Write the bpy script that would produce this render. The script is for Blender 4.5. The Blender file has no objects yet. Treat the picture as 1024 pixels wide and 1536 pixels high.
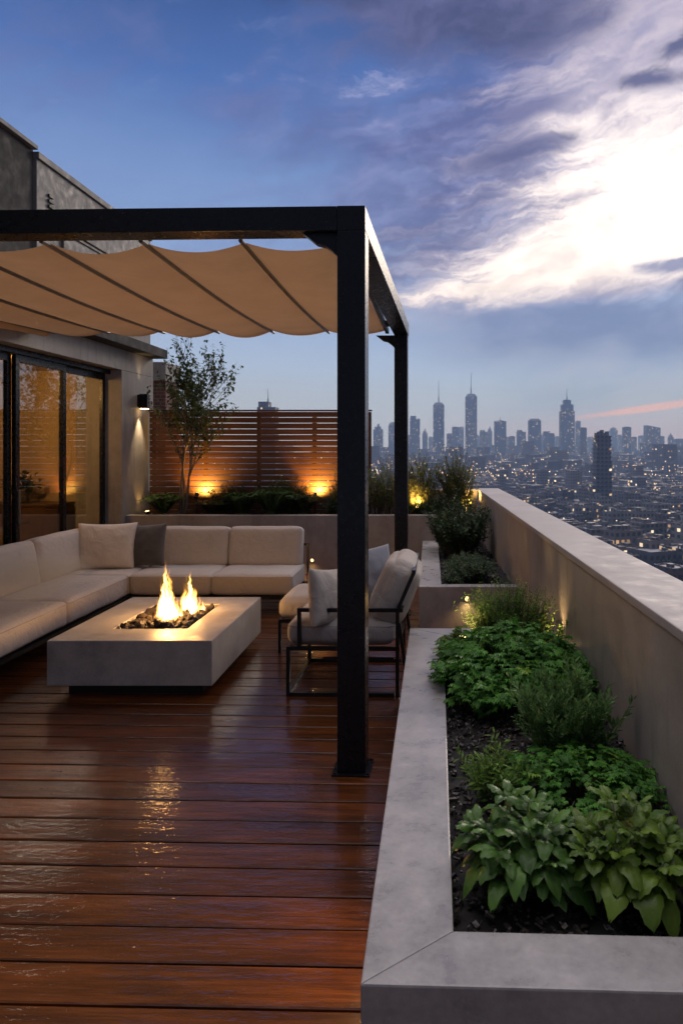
import bpy, bmesh, math, random
from mathutils import Vector, Matrix, Euler, noise as mnoise
R = math.radians
PI = math.pi
rng = random.Random(7)
scene = bpy.context.scene
COL = scene.collection

# ------------------------------------------------------------------ helpers
def tag(o, label=None, cat=None, group=None, kind=None):
    if label: o['label'] = label
    if cat: o['category'] = cat
    if group: o['group'] = group
    if kind: o['kind'] = kind
    return o

def empty(name, loc=(0, 0, 0), rz=0.0, label=None, cat=None, group=None):
    o = bpy.data.objects.new(name, None)
    o.empty_display_size = 0.1
    COL.objects.link(o)
    o.location = loc
    o.rotation_euler = (0, 0, rz)
    return tag(o, label, cat, group)

def copy_tree(o, parent=None):
    c = o.copy()
    COL.objects.link(c)
    if parent: c.parent = parent
    for ch in list(o.children):
        copy_tree(ch, c)
    return c

class MB:
    """collects polygons and links them as one mesh object"""
    def __init__(s): s.v = []; s.f = []; s.tone = []
    def quad(s, a, b, c, d):
        n = len(s.v); s.v += [a, b, c, d]; s.f.append((n, n+1, n+2, n+3))
    def box(s, x0, x1, y0, y1, z0, z1, M=None):
        n = len(s.v)
        p = [(x0,y0,z0),(x1,y0,z0),(x1,y1,z0),(x0,y1,z0),(x0,y0,z1),(x1,y0,z1),(x1,y1,z1),(x0,y1,z1)]
        if M: p = [tuple(M @ Vector(q)) for q in p]
        s.v += p
        s.f += [tuple(n+i for i in f) for f in ((0,3,2,1),(4,5,6,7),(0,1,5,4),(1,2,6,5),(2,3,7,6),(3,0,4,7))]
        return s
    def prism(s, poly, z0, z1):
        """poly counter-clockwise in plan"""
        n = len(s.v); k = len(poly)
        s.v += [(x, y, z0) for x, y in poly] + [(x, y, z1) for x, y in poly]
        s.f.append(tuple(n+i for i in reversed(range(k))))
        s.f.append(tuple(n+k+i for i in range(k)))
        for i in range(k):
            j = (i+1) % k
            s.f.append((n+i, n+j, n+k+j, n+k+i))
        return s
    def tube(s, pts, rad, n=6, cap=True, square=False):
        pts = [Vector(p) for p in pts]
        if not isinstance(rad, (list, tuple)): rad = [rad]*len(pts)
        rings = []
        ref = Vector((0, 0, 1))
        t0 = (pts[1]-pts[0]).normalized()
        if abs(t0.dot(ref)) > 0.95: ref = Vector((1, 0, 0))
        a = t0.cross(ref).normalized()
        for i, p in enumerate(pts):
            if i == 0: t = pts[1]-pts[0]
            elif i == len(pts)-1: t = pts[-1]-pts[-2]
            else: t = (pts[i+1]-pts[i]).normalized() + (pts[i]-pts[i-1]).normalized()
            t.normalize()
            a = (a - t*a.dot(t)).normalized()
            b = t.cross(a)
            base = len(s.v)
            for k in range(n):
                th = 2*PI*(k+(0.5 if square else 0))/n
                r = rad[i]*(1.41421 if square else 1)
                q = p + (a*math.cos(th)+b*math.sin(th))*r
                s.v.append(tuple(q))
            rings.append(base)
        for i in range(len(rings)-1):
            A, B = rings[i], rings[i+1]
            for k in range(n):
                l = (k+1) % n
                s.f.append((A+k, A+l, B+l, B+k))
        if cap:
            s.f.append(tuple(rings[0]+k for k in reversed(range(n))))
            s.f.append(tuple(rings[-1]+k for k in range(n)))
        return s
    def bar(s, a, b, r):
        """square bar between two points"""
        return s.tube([a, b], r, n=4, square=True)
    def leaf(s, base, d, up, L, W, cup=0.15, droop=0.3, seg=4, tip=1.0):
        s.tone += [rng.random()]*(seg*2)
        """curved pointed leaf: folded along the midrib and drooping to the tip"""
        d = d.normalized(); side = d.cross(up)
        if side.length < 1e-4: side = d.cross(Vector((1, 0.3, 0)))
        side.normalize(); nrm = side.cross(d).normalized()
        n = len(s.v)
        for i in range(seg+1):
            t = i/seg
            w = W*0.5*(math.sin(PI*min(1, t**0.75*0.97+0.03)))**0.8 if 0 < i < seg else W*0.02
            c = base + d*(L*t*(1-0.25*droop*t)) - Vector((0, 0, 1))*(droop*L*t*t*0.6)
            for k in (-1, 0, 1):
                p = c + side*(w*k) + nrm*(abs(k)*w*cup*2)
                s.v.append(tuple(p))
        for i in range(seg):
            a = n+i*3
            s.f += [(a, a+1, a+4, a+3), (a+1, a+2, a+5, a+4)]
    def fan(s, base, d, up, L, lobes=5):
        """cut leaf: three toothed leaflets on a short stalk"""
        tn_ = rng.random()
        d = d.normalized(); side = d.cross(up)
        if side.length < 1e-4: side = d.cross(Vector((1, 0.3, 0)))
        side.normalize(); nrm = side.cross(d).normalized()
        for ang in (-0.95, 0.0, 0.95):
            dd = d*math.cos(ang)+side*math.sin(ang); ss = side*math.cos(ang)-d*math.sin(ang)
            o = Vector(base)+dd*(L*0.12); n = len(s.v); l_ = L*(0.95 if ang == 0 else 0.75)
            out = [(0.0, 0.0, 0), (0.22, 0.20, .03), (0.48, 0.42, -.05), (0.50, 0.24, .06), (0.80, 0.34, -.08), (0.78, 0.14, .04), (1.05, 0.0, -.16), (0.78, -0.14, .04), (0.80, -0.34, -.08), (0.50, -0.24, .06), (0.48, -0.42, -.05), (0.22, -0.20, .03)]
            c_ = o+dd*(l_*0.5)+nrm*(-0.03*l_)
            s.v.append(tuple(c_))
            for (a_, b_, h_) in out: s.v.append(tuple(o+dd*(a_*l_)+ss*(b_*l_)+nrm*(h_*l_*1.6)))
            k = len(out)
            for i in range(k): s.f.append((n, n+1+i, n+1+(i+1) % k))
            s.tone += [tn_]*k
    def build(s, name, mat, parent=None, bevel=0, smooth=False, segs=2, loc=None, rz=0, merge=False):
        me = bpy.data.meshes.new(name)
        me.from_pydata([tuple(v) for v in s.v], [], s.f)
        if s.tone:
            at = me.attributes.new('tone', 'FLOAT', 'FACE')
            at.data.foreach_set('value', s.tone)
        if bevel or merge:
            bm = bmesh.new(); bm.from_mesh(me)
            if merge: bmesh.ops.remove_doubles(bm, verts=bm.verts, dist=1e-5)
            if bevel:
                es = [e for e in bm.edges if len(e.link_faces) == 2 and e.calc_face_angle(0) > 0.5]
                bmesh.ops.bevel(bm, geom=es, offset=bevel, segments=segs, profile=0.6, affect='EDGES', clamp_overlap=True)
            bm.to_mesh(me); bm.free()
        if smooth:
            me.polygons.foreach_set('use_smooth', [True]*len(me.polygons))
        me.materials.append(mat)
        o = bpy.data.objects.new(name, me)
        COL.objects.link(o)
        if parent: o.parent = parent
        if loc: o.location = loc
        if rz: o.rotation_euler = (0, 0, rz)
        return o

# ------------------------------------------------------------------ node helpers
class NT:
    def __init__(s, tree): s.t = tree; s.n = tree.nodes; s.l = tree.links
    def node(s, typ, **kw):
        nd = s.n.new(typ)
        for k, v in kw.items(): setattr(nd, k, v)
        return nd
    def put(s, sock, val):
        if isinstance(val, bpy.types.NodeSocket): s.l.new(val, sock)
        elif val is not None: sock.default_value = val
    def m(s, op, a, b=None, c=None, clamp=False):
        nd = s.node('ShaderNodeMath', operation=op); nd.use_clamp = clamp
        for i, v in enumerate((a, b, c)):
            if v is not None: s.put(nd.inputs[i], v)
        return nd.outputs[0]
    def add(s, a, b): return s.m('ADD', a, b)
    def sub(s, a, b): return s.m('SUBTRACT', a, b)
    def mul(s, a, b): return s.m('MULTIPLY', a, b)
    def smooth(s, x, lo, hi, a=0.0, b=1.0):
        nd = s.node('ShaderNodeMapRange', interpolation_type='SMOOTHSTEP')
        s.put(nd.inputs[0], x); s.put(nd.inputs[1], lo); s.put(nd.inputs[2], hi); s.put(nd.inputs[3], a); s.put(nd.inputs[4], b)
        return nd.outputs[0]
    def lin(s, x, lo, hi, a=0.0, b=1.0):
        nd = s.node('ShaderNodeMapRange'); nd.clamp = True
        s.put(nd.inputs[0], x); s.put(nd.inputs[1], lo); s.put(nd.inputs[2], hi); s.put(nd.inputs[3], a); s.put(nd.inputs[4], b)
        return nd.outputs[0]
    def mix(s, f, a, b, blend='MIX'):
        nd = s.node('ShaderNodeMix', data_type='RGBA', blend_type=blend)
        s.put(nd.inputs[0], f)
        s.put(nd.inputs[6], a if isinstance(a, bpy.types.NodeSocket) else (*a, 1))
        s.put(nd.inputs[7], b if isinstance(b, bpy.types.NodeSocket) else (*b, 1))
        return nd.outputs[2]
    def noise(s, vec, scale, detail=4, rough=0.55, dist=0.0, dim='3D'):
        nd = s.node('ShaderNodeTexNoise', noise_dimensions=dim)
        if vec is not None: s.l.new(vec, nd.inputs['Vector'])
        nd.inputs['Scale'].default_value = scale; nd.inputs['Detail'].default_value = detail
        nd.inputs['Roughness'].default_value = rough; nd.inputs['Distortion'].default_value = dist
        return nd.outputs[0]
    def comb(s, x, y, z):
        nd = s.node('ShaderNodeCombineXYZ')
        for i, v in enumerate((x, y, z)): s.put(nd.inputs[i], v)
        return nd.outputs[0]
    def sep(s, v):
        nd = s.node('ShaderNodeSeparateXYZ'); s.l.new(v, nd.inputs[0]); return nd.outputs
    def ramp(s, f, stops):
        nd = s.node('ShaderNodeValToRGB')
        cr = nd.color_ramp
        while len(cr.elements) < len(stops): cr.elements.new(0.5)
        for e, (p, c) in zip(cr.elements, stops):
            e.position = p; e.color = (*c, 1)
        s.put(nd.inputs[0], f)
        return nd.outputs[0]
    def bump(s, h, strength=0.3, dist=0.01, normal=None):
        nd = s.node('ShaderNodeBump')
        s.put(nd.inputs['Height'], h); nd.inputs['Strength'].default_value = strength; nd.inputs['Distance'].default_value = dist
        if normal is not None: s.l.new(normal, nd.inputs['Normal'])
        return nd.outputs[0]

def mat_new(name):
    m = bpy.data.materials.new(name); m.use_nodes = True
    nt = NT(m.node_tree)
    b = m.node_tree.nodes['Principled BSDF']
    return m, nt, b

def simple(name, col, rough=0.5, metal=0.0, spec=0.5, var=0.15, scale=12, bump=0.1):
    m, nt, b = mat_new(name)
    tc = nt.node('ShaderNodeTexCoord').outputs['Object']
    n = nt.noise(tc, scale, 5)
    c = nt.mix(n, [x*(1-var) for x in col], [x*(1+var) for x in col])
    nt.put(b.inputs['Base Color'], c)
    nt.put(b.inputs['Roughness'], nt.lin(n, 0.3, 0.7, max(0.02, rough-0.08), rough+0.08))
    b.inputs['Metallic'].default_value = metal
    b.inputs['Specular IOR Level'].default_value = spec
    if bump: nt.put(b.inputs['Normal'], nt.bump(nt.noise(tc, scale*8, 4), bump, 0.002))
    return m

def s2l(r, g, b):
    f = lambda c: ((c/255+0.055)/1.055)**2.4 if c > 10 else c/255/12.92
    return (f(r), f(g), f(b))

# ------------------------------------------------------------------ materials
def concrete(name, lo, hi, rough=0.6, streak=0.0, pits=True):
    m, nt, b = mat_new(name)
    P = nt.node('ShaderNodeNewGeometry').outputs['Position']
    x, y, z = nt.sep(P)
    n1 = nt.noise(P, 1.6, 6, 0.62)
    n2 = nt.noise(P, 9.0, 6, 0.65, 0.1)
    n3 = nt.noise(P, 55.0, 4, 0.6)
    f = nt.add(nt.add(nt.mul(n1, 0.5), nt.mul(n2, 0.36)), nt.mul(n3, 0.14))
    c = nt.ramp(f, [(0.34, lo), (0.5, [(a+d)/2 for a, d in zip(lo, hi)]), (0.66, hi)])
    if streak:
        sv = nt.comb(nt.mul(x, 7), nt.mul(y, 7), nt.mul(z, 0.7))
        sn = nt.noise(sv, 1.0, 5, 0.6)
        c = nt.mix(nt.smooth(sn, 0.5, 0.72, 0, streak), c, [v*0.55 for v in lo], 'MIX')
    if pits:
        vo = nt.node('ShaderNodeTexVoronoi'); nt.l.new(P, vo.inputs['Vector']); vo.inputs['Scale'].default_value = 34
        pit = nt.smooth(vo.outputs['Distance'], 0.05, 0.13, 1, 0)
        pn = nt.smooth(nt.noise(P, 5, 3), 0.55, 0.68)
        pit = nt.mul(pit, pn)
        c = nt.mix(nt.mul(pit, 0.28), c, [v*0.45 for v in lo])
    nt.put(b.inputs['Base Color'], c)
    nt.put(b.inputs['Roughness'], nt.lin(n2, 0.3, 0.7, rough-0.16, rough+0.12))
    b.inputs['Specular IOR Level'].default_value = 0.4
    h = nt.add(nt.mul(n2, 0.5), nt.mul(n3, 0.5))
    nt.put(b.inputs['Normal'], nt.bump(h, 0.35, 0.004))
    return m

M_CONC = concrete('warm_concrete', (0.25, 0.222, 0.205), (0.42, 0.385, 0.365), 0.5, 0.35)
M_COPING = concrete('pale_coping_concrete', (0.30, 0.275, 0.275), (0.46, 0.435, 0.43), 0.66)
M_RIM = concrete('grey_planter_concrete', (0.22, 0.217, 0.222), (0.50, 0.485, 0.485), 0.36, 0.12)
M_FIRE = concrete('fire_table_concrete', (0.27, 0.25, 0.23), (0.58, 0.54, 0.50), 0.45)
M_WALL = concrete('facade_concrete', (0.19, 0.175, 0.165), (0.36, 0.34, 0.325), 0.6, 0.45)
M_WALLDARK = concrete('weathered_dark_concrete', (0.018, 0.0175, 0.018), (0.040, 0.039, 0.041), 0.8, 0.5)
M_PANEL = concrete('facade_panel_concrete', (0.11, 0.11, 0.112), (0.22, 0.22, 0.225), 0.6, 0.7)

def wood_deck():
    m, nt, b = mat_new('wet_deck_wood')
    tc = nt.node('ShaderNodeTexCoord').outputs['Object']
    x, y, z = nt.sep(tc)
    row = nt.m('FLOOR', nt.m('DIVIDE', y, 0.175))
    wn = nt.node('ShaderNodeTexWhiteNoise', noise_dimensions='1D'); nt.put(wn.inputs['W'], row)
    rnd = wn.outputs['Value']
    gv = nt.comb(nt.add(nt.mul(x, 1.6), nt.mul(rnd, 40)), nt.mul(y, 34), row)
    g1 = nt.noise(gv, 1.0, 6, 0.65, 0.6)
    gv2 = nt.comb(nt.add(nt.mul(x, 5), nt.mul(rnd, 90)), nt.mul(y, 150), row)
    g2 = nt.noise(gv2, 1.0, 4, 0.6)
    big = nt.noise(nt.comb(nt.add(x, nt.mul(rnd, 17)), nt.mul(y, 5), 0), 1.5, 5, 0.62)
    f = nt.add(nt.add(nt.mul(g1, 0.42), nt.mul(g2, 0.16)), nt.mul(big, 0.42))
    c = nt.ramp(f, [(0.31, (0.012, 0.0040, 0.0014)), (0.46, (0.075, 0.0210, 0.0038)), (0.57, (0.165, 0.046, 0.0075)), (0.72, (0.34, 0.100, 0.016))])
    c = nt.mix(nt.lin(rnd, 0, 1, 0.0, 0.5), c, (0.030, 0.009, 0.003))
    nt.put(b.inputs['Base Color'], c)
    wet = nt.noise(nt.comb(nt.mul(x, 0.9), nt.mul(y, 1.6), 0), 1.5, 5, 0.6, 0.8)
    wetm = nt.smooth(wet, 0.40, 0.62)
    nt.put(b.inputs['Roughness'], nt.add(nt.lin(wetm, 0, 1, 0.40, 0.26), nt.mul(g2, 0.14)))
    b.inputs['Specular IOR Level'].default_value = 0.15
    nt.put(b.inputs['Coat Weight'], nt.lin(wetm, 0, 1, 0.7, 1.0))
    b.inputs['Coat IOR'].default_value = 1.5
    nt.put(b.inputs['Coat Roughness'], nt.lin(wetm, 0, 1, 0.07, 0.012))
    drop = nt.noise(tc, 46, 3, 0.6)
    swell = nt.noise(nt.comb(nt.mul(x, 7), nt.mul(y, 26), 0), 1.0, 3)
    nt.put(b.inputs['Normal'], nt.bump(nt.add(nt.mul(g1, 0.6), nt.mul(g2, 0.4)), 0.35, 0.003))
    nt.put(b.inputs['Coat Normal'], nt.bump(nt.add(nt.mul(drop, 0.28), nt.mul(swell, 1.0)), 0.75, 0.0065))
    return m
M_DECK = wood_deck()

def wood_slat():
    m, nt, b = mat_new('cedar_slat')
    P = nt.node('ShaderNodeNewGeometry').outputs['Position']
    x, y, z = nt.sep(P)
    row = nt.m('FLOOR', nt.m('DIVIDE', z, 0.082))
    wn = nt.node('ShaderNodeTexWhiteNoise', noise_dimensions='1D'); nt.put(wn.inputs['W'], row)
    g = nt.noise(nt.comb(nt.add(nt.mul(x, 2), nt.mul(wn.outputs['Value'], 30)), y, nt.mul(z, 60)), 1.0, 5, 0.65, 0.4)
    c = nt.ramp(g, [(0.32, (0.030, 0.011, 0.006)), (0.68, (0.125, 0.048, 0.022))])
    c = nt.mix(nt.lin(wn.outputs['Value'], 0, 1, 0, 0.45), c, (0.045, 0.017, 0.009))
    nt.put(b.inputs['Base Color'], c); b.inputs['Roughness'].default_value = 0.45
    nt.put(b.inputs['Normal'], nt.bump(g, 0.3, 0.003))
    return m
M_SLAT = wood_slat()
M_BLACK = simple('black_powder_coat', (0.006, 0.0065, 0.009), 0.30, 0.0, 0.3, 0.1, 30, 0.015)
M_FRAME = simple('dark_bronze_metal', (0.022, 0.020, 0.020), 0.34, 0.6, 0.5, 0.1, 30, 0.04)
M_ALU = simple('brushed_rod_metal', (0.20, 0.18, 0.16), 0.35, 0.8, 0.5, 0.1, 30, 0.04)
M_DARKSTEEL = simple('dark_plinth_steel', (0.02, 0.019, 0.018), 0.55)

def fabric(name, col, weave=420, transl=0.0, rough=0.9, wrinkle=0.25):
    m, nt, b = mat_new(name)
    tc = nt.node('ShaderNodeTexCoord').outputs['Object']
    x, y, z = nt.sep(tc)
    big = nt.noise(tc, 3.2, 4, 0.6)
    w1 = nt.m('SINE', nt.mul(nt.add(x, nt.mul(z, 0.73)), weave*2)); w2 = nt.m('SINE', nt.mul(nt.add(y, nt.mul(z, 0.81)), weave*2))
    wv = nt.mul(w1, w2)
    fleck = nt.noise(tc, 160, 3, 0.7)
    f = nt.add(nt.mul(big, 0.55), nt.mul(fleck, 0.45))
    c = nt.mix(nt.lin(f, 0.3, 0.7), [v*0.84 for v in col], [min(1, v*1.1) for v in col])
    nt.put(b.inputs['Base Color'], c)
    b.inputs['Roughness'].default_value = rough
    b.inputs['Specular IOR Level'].default_value = 0.2
    b.inputs['Sheen Weight'].default_value = 0.25
    b.inputs['Sheen Roughness'].default_value = 0.5
    wr = nt.noise(tc, 7.5, 5, 0.55, 1.2)
    n0 = nt.bump(wr, wrinkle, 0.03)
    nt.put(b.inputs['Normal'], nt.bump(nt.add(nt.mul(wv, 0.25), fleck), 0.25, 0.002, n0))
    if transl:
        tr = nt.node('ShaderNodeBsdfTranslucent'); nt.put(tr.inputs['Color'], c)
        mx = nt.node('ShaderNodeMixShader'); mx.inputs[0].default_value = transl
        nt.l.new(b.outputs[0], mx.inputs[1]); nt.l.new(tr.outputs[0], mx.inputs[2])
        nt.l.new(mx.outputs[0], m.node_tree.nodes['Material Output'].inputs['Surface'])
    return m
M_SOFA = fabric('oatmeal_upholstery', (0.425, 0.39, 0.37), wrinkle=0.45)
M_PIPE = fabric('upholstery_piping', (0.36, 0.32, 0.295))
M_CREAM = fabric('cream_linen', (0.54, 0.49, 0.44), wrinkle=0.5)
M_CHAR = fabric('charcoal_linen', (0.075, 0.072, 0.075))
M_GREY = fabric('blue_grey_linen', (0.30, 0.32, 0.37))
M_CANOPY = fabric('sand_canopy_canvas', (0.54, 0.325, 0.165), 300, 0.28, 0.85, 0.10)
M_CURT = fabric('sheer_curtain', (0.62, 0.52, 0.40), 300, 0.35)

def foliage(name, c0, c1, rough=0.45, transl=0.3, scale=9, spec=0.16):
    m, nt, b = mat_new(name)
    P = nt.node('ShaderNodeNewGeometry').outputs['Position']
    n = nt.noise(P, scale, 4, 0.6); n2 = nt.noise(P, scale*9, 3, 0.6)
    f = nt.add(nt.mul(n, 0.6), nt.mul(n2, 0.4))
    c = nt.mix(nt.lin(f, 0.32, 0.68), c0, c1)
    tone = nt.node('ShaderNodeAttribute', attribute_name='tone').outputs['Fac']
    c = nt.mix(nt.lin(tone, 0.0, 0.5, 0.55, 0.0), c, [v*0.45 for v in c0])
    c = nt.mix(nt.lin(tone, 0.6, 0.95, 0.0, 0.5), c, [min(1, v*1.5) for v in c1])
    c = nt.mix(nt.lin(tone, 0.965, 0.985, 0.0, 0.6), c, (c1[0]*2.2, c1[1]*1.25, c1[2]*0.9))
    nt.put(b.inputs['Base Color'], c); b.inputs['Roughness'].default_value = rough
    b.inputs['Specular IOR Level'].default_value = spec
    nt.put(b.inputs['Normal'], nt.bump(n2, 0.4, 0.004))
    tr = nt.node('ShaderNodeBsdfTranslucent'); nt.put(tr.inputs['Color'], nt.mix(0.5, c, c1))
    mx = nt.node('ShaderNodeMixShader'); mx.inputs[0].default_value = transl
    nt.l.new(b.outputs[0], mx.inputs[1]); nt.l.new(tr.outputs[0], mx.inputs[2])
    nt.l.new(mx.outputs[0], m.node_tree.nodes['Material Output'].inputs['Surface'])
    return m
M_BASIL = foliage('basil_leaf', (0.042, 0.115, 0.022), (0.115, 0.23, 0.045), 0.32, 0.22, 9, 0.3)
M_BASIL2 = foliage('warm_lit_basil_leaf', (0.060, 0.135, 0.018), (0.155, 0.24, 0.035), 0.32, 0.25, 9, 0.3)  # basil green yellowed: warm light on this plant is put into the colour
M_PARS = foliage('parsley_leaf', (0.036, 0.139, 0.022), (0.114, 0.300, 0.049), 0.4, 0.3)
M_ROSE = foliage('rosemary_leaf', (0.074, 0.168, 0.058), (0.179, 0.304, 0.099), 0.6, 0.25)
M_DILL = foliage('airy_herb_leaf', (0.062, 0.149, 0.025), (0.172, 0.296, 0.057), 0.5, 0.35)
M_SAGE = foliage('grey_green_leaf', (0.058, 0.104, 0.065), (0.124, 0.189, 0.111), 0.65, 0.25)
M_DARKLEAF = foliage('dark_shrub_leaf', (0.014, 0.035, 0.012), (0.040, 0.075, 0.024), 0.5, 0.25)
M_FERN = foliage('fern_leaf', (0.030, 0.070, 0.018), (0.075, 0.135, 0.030), 0.5, 0.3)
M_TREELEAF = foliage('small_tree_leaf', (0.026, 0.049, 0.018), (0.078, 0.111, 0.034), 0.5, 0.25)
M_WISP = foliage('lit_wispy_shrub_leaf', (0.085, 0.114, 0.037), (0.212, 0.229, 0.070), 0.55, 0.35)  # leaf colours brightened so the shrubs read as lamp-lit
M_STEM = simple('green_stem', (0.07, 0.10, 0.035), 0.6)
M_TWIG = simple('brown_twig', (0.075, 0.055, 0.036), 0.75)
M_BARK = simple('pale_grey_bark', (0.17, 0.13, 0.095), 0.8, 0, 0.3, 0.35, 20, 0.4)
M_SOIL = simple('dark_wet_soil', (0.007, 0.006, 0.0055), 0.7, 0, 0.4, 0.45, 40, 0.6)
M_MULCH = simple('dark_bark_mulch', (0.028, 0.022, 0.020), 0.42, 0, 0.5, 0.9, 25, 0.5)
M_LAVA = simple('lava_rock', (0.030, 0.020, 0.015), 0.7, 0, 0.4, 0.5, 30, 0.8)
M_PLASTER = simple('warm_interior_plaster', (0.52, 0.40, 0.25), 0.85, 0, 0.2, 0.05, 3, 0.05)
M_INFLOOR = simple('interior_oak_floor', (0.18, 0.10, 0.05), 0.35, 0, 0.5, 0.25, 5, 0.05)
M_CABINET = simple('walnut_cabinet', (0.10, 0.05, 0.025), 0.4, 0, 0.5, 0.25, 8, 0.1)
M_POT = simple('ceramic_pot', (0.12, 0.10, 0.09), 0.4)

def brick():
    m, nt, b = mat_new('red_brick')
    P = nt.node('ShaderNodeNewGeometry').outputs['Position']
    x, y, z = nt.sep(P)
    br = nt.node('ShaderNodeTexBrick')
    nt.l.new(nt.comb(nt.add(x, y), z, 0), br.inputs['Vector'])
    br.inputs['Scale'].default_value = 4.5
    br.inputs['Color1'].default_value = (0.20, 0.075, 0.05, 1); br.inputs['Color2'].default_value = (0.12, 0.05, 0.04, 1)
    br.inputs['Mortar'].default_value = (0.22, 0.20, 0.18, 1)
    nt.l.new(br.outputs['Color'], b.inputs['Base Color']); b.inputs['Roughness'].default_value = 0.85
    return m
M_BRICK = brick()

def glass():
    m, nt, b = mat_new('door_glass')
    tr = nt.node('ShaderNodeBsdfTransparent'); tr.inputs[0].default_value = (0.90, 0.92, 0.90, 1)
    gl = nt.node('ShaderNodeBsdfGlossy'); gl.inputs['Roughness'].default_value = 0.012
    fr = nt.node('ShaderNodeFresnel'); nt.put(fr.inputs['IOR'], nt.lin(nt.node('ShaderNodeNewGeometry').outputs['Backfacing'], 0, 1, 2.5, 1/2.5))
    mx = nt.node('ShaderNodeMixShader')
    nt.l.new(fr.outputs[0], mx.inputs[0]); nt.l.new(tr.outputs[0], mx.inputs[1]); nt.l.new(gl.outputs[0], mx.inputs[2])
    nt.l.new(mx.outputs[0], m.node_tree.nodes['Material Output'].inputs['Surface'])
    return m
M_GLASS = glass()

def emit(name, col, strength, sample=False):
    m, nt, b = mat_new(name)
    b.inputs['Base Color'].default_value = (0.8, 0.7, 0.5, 1)
    b.inputs['Emission Color'].default_value = (*col, 1)
    b.inputs['Emission Strength'].default_value = strength
    m.cycles.emission_sampling = 'AUTO' if sample else 'NONE'
    return m
M_LAMP = emit('warm_lamp_lens', (1.0, 0.62, 0.25), 14)
M_STEP = emit('step_light_lens', (1.0, 0.60, 0.24), 3.2)
M_LAMP_SOFT = emit('soft_warm_lens', (1.0, 0.66, 0.32), 5)
M_SHADE = emit('glowing_lamp_shade', (1.0, 0.58, 0.24), 2.2)

# ------------------------------------------------------------------ camera
F = 1050.0; VX, VY = 645.0, 668.0; HC = 1.7
cam_d = bpy.data.cameras.new('camera'); cam = bpy.data.objects.new('camera', cam_d); COL.objects.link(cam)
cam.location = (0, 0, HC); cam.rotation_euler = (R(90), 0, 0)
cam_d.sensor_fit = 'VERTICAL'; cam_d.sensor_width = 24; cam_d.sensor_height = 36; cam_d.lens = 36*F/1536
cam_d.shift_x = -(VX-512)/1536; cam_d.shift_y = -(768-VY)/1536
cam_d.clip_start = 0.05; cam_d.clip_end = 20000
cam_d.dof.use_dof = True; cam_d.dof.focus_distance = 4.2; cam_d.dof.aperture_fstop = 6.5
scene.camera = cam

# ------------------------------------------------------------------ sky
def ae(px, py):
    u = (px-VX)/F; v = (VY-py)/F
    a = math.atan(u); return math.degrees(a), math.degrees(math.atan(v*math.cos(a)))
world = bpy.data.worlds.new('World'); scene.world = world; world.use_nodes = True
W = NT(world.node_tree)
bg = world.node_tree.nodes['Background']
D = W.node('ShaderNodeTexCoord').outputs['Generated']
nrm = W.node('ShaderNodeVectorMath', operation='NORMALIZE'); W.l.new(D, nrm.inputs[0])
dx, dy, dz = W.sep(nrm.outputs[0])
az = W.mul(W.m('ARCTAN2', dx, dy), 180/PI)
el = W.mul(W.m('ARCSINE', dz), 180/PI)
# --- sky body
warp1 = W.noise(W.comb(W.mul(az, 1/7), W.mul(el, 1/5), 21.0), 1.0, 5, 0.6)
warp2 = W.noise(W.comb(W.mul(az, 1/7), W.mul(el, 1/5), 47.0), 1.0, 5, 0.6)
azw = W.add(az, W.mul(W.sub(warp1, 0.5), 7.0)); elw0 = W.add(el, W.mul(W.sub(warp2, 0.5), 4.0))
ce = W.sub(elw0, W.mul(azw, 0.20))
n1 = W.noise(W.comb(W.mul(azw, 1/12), W.mul(ce, 1/5.0), 0.0), 1.0, 8, 0.58)
n2 = W.noise(W.comb(W.mul(azw, 1/5.0), W.mul(ce, 1/2.0), 3.7), 1.0, 8, 0.62)
n3 = W.noise(W.comb(W.mul(az, 1/24), W.mul(el, 1/12), 9.1), 1.0, 5, 0.55)
nf = W.noise(W.comb(W.mul(azw, 1/11), W.mul(W.sub(elw0, W.mul(azw, 0.14)), 1/1.35), 5.5), 1.0, 7, 0.6)
n1c = W.sub(n1, 0.5); n2c = W.sub(n2, 0.5); n3c = W.sub(n3, 0.5); nfc = W.sub(nf, 0.5)
elw = W.add(el, W.add(W.mul(n3c, 5), W.mul(n1c, 3)))
t = W.m('DIVIDE', W.add(elw, 2), 60, clamp=True)
q = lambda e: (e+2)/60
blue = W.ramp(t, [(q(-2), (0.50, 0.52, 0.74)), (q(2), (0.44, 0.55, 0.86)), (q(6), (0.40, 0.54, 0.88)), (q(11), (0.30, 0.43, 0.74)),
                  (q(20), s2l(116, 146, 204)), (q(27), s2l(70, 106, 176)), (q(34), s2l(40, 68, 128)), (q(50), s2l(90, 104, 140))])
lowr = W.mul(W.smooth(az, 1, 12), W.smooth(W.add(el, W.mul(n1c, 4)), 13, 8))
c = W.mix(W.mul(lowr, 0.75), blue, W.mix(W.smooth(n1, 0.35, 0.65), s2l(140, 166, 212), s2l(170, 184, 222)))
lowp = W.mul(W.smooth(az, -5, 14), W.smooth(el, 4.0, 0.5))
c = W.mix(W.mul(lowp, 0.7), c, s2l(184, 172, 202))
def blob(a0, e0, ra, re, tilt=0.0, w1=1.0, w2=0.5, lo=-0.1, hi=0.4):
    da = W.sub(az, a0); de = W.sub(W.sub(el, e0), W.mul(da, tilt))
    d = W.m('SQRT', W.add(W.m('POWER', W.m('ABSOLUTE', W.m('DIVIDE', da, ra)), 2.0), W.m('POWER', W.m('ABSOLUTE', W.m('DIVIDE', de, re)), 2.0)))
    g = W.add(W.sub(1.0, d), W.add(W.mul(n1c, w1), W.mul(n2c, w2)))
    return W.smooth(g, lo, hi)
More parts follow.
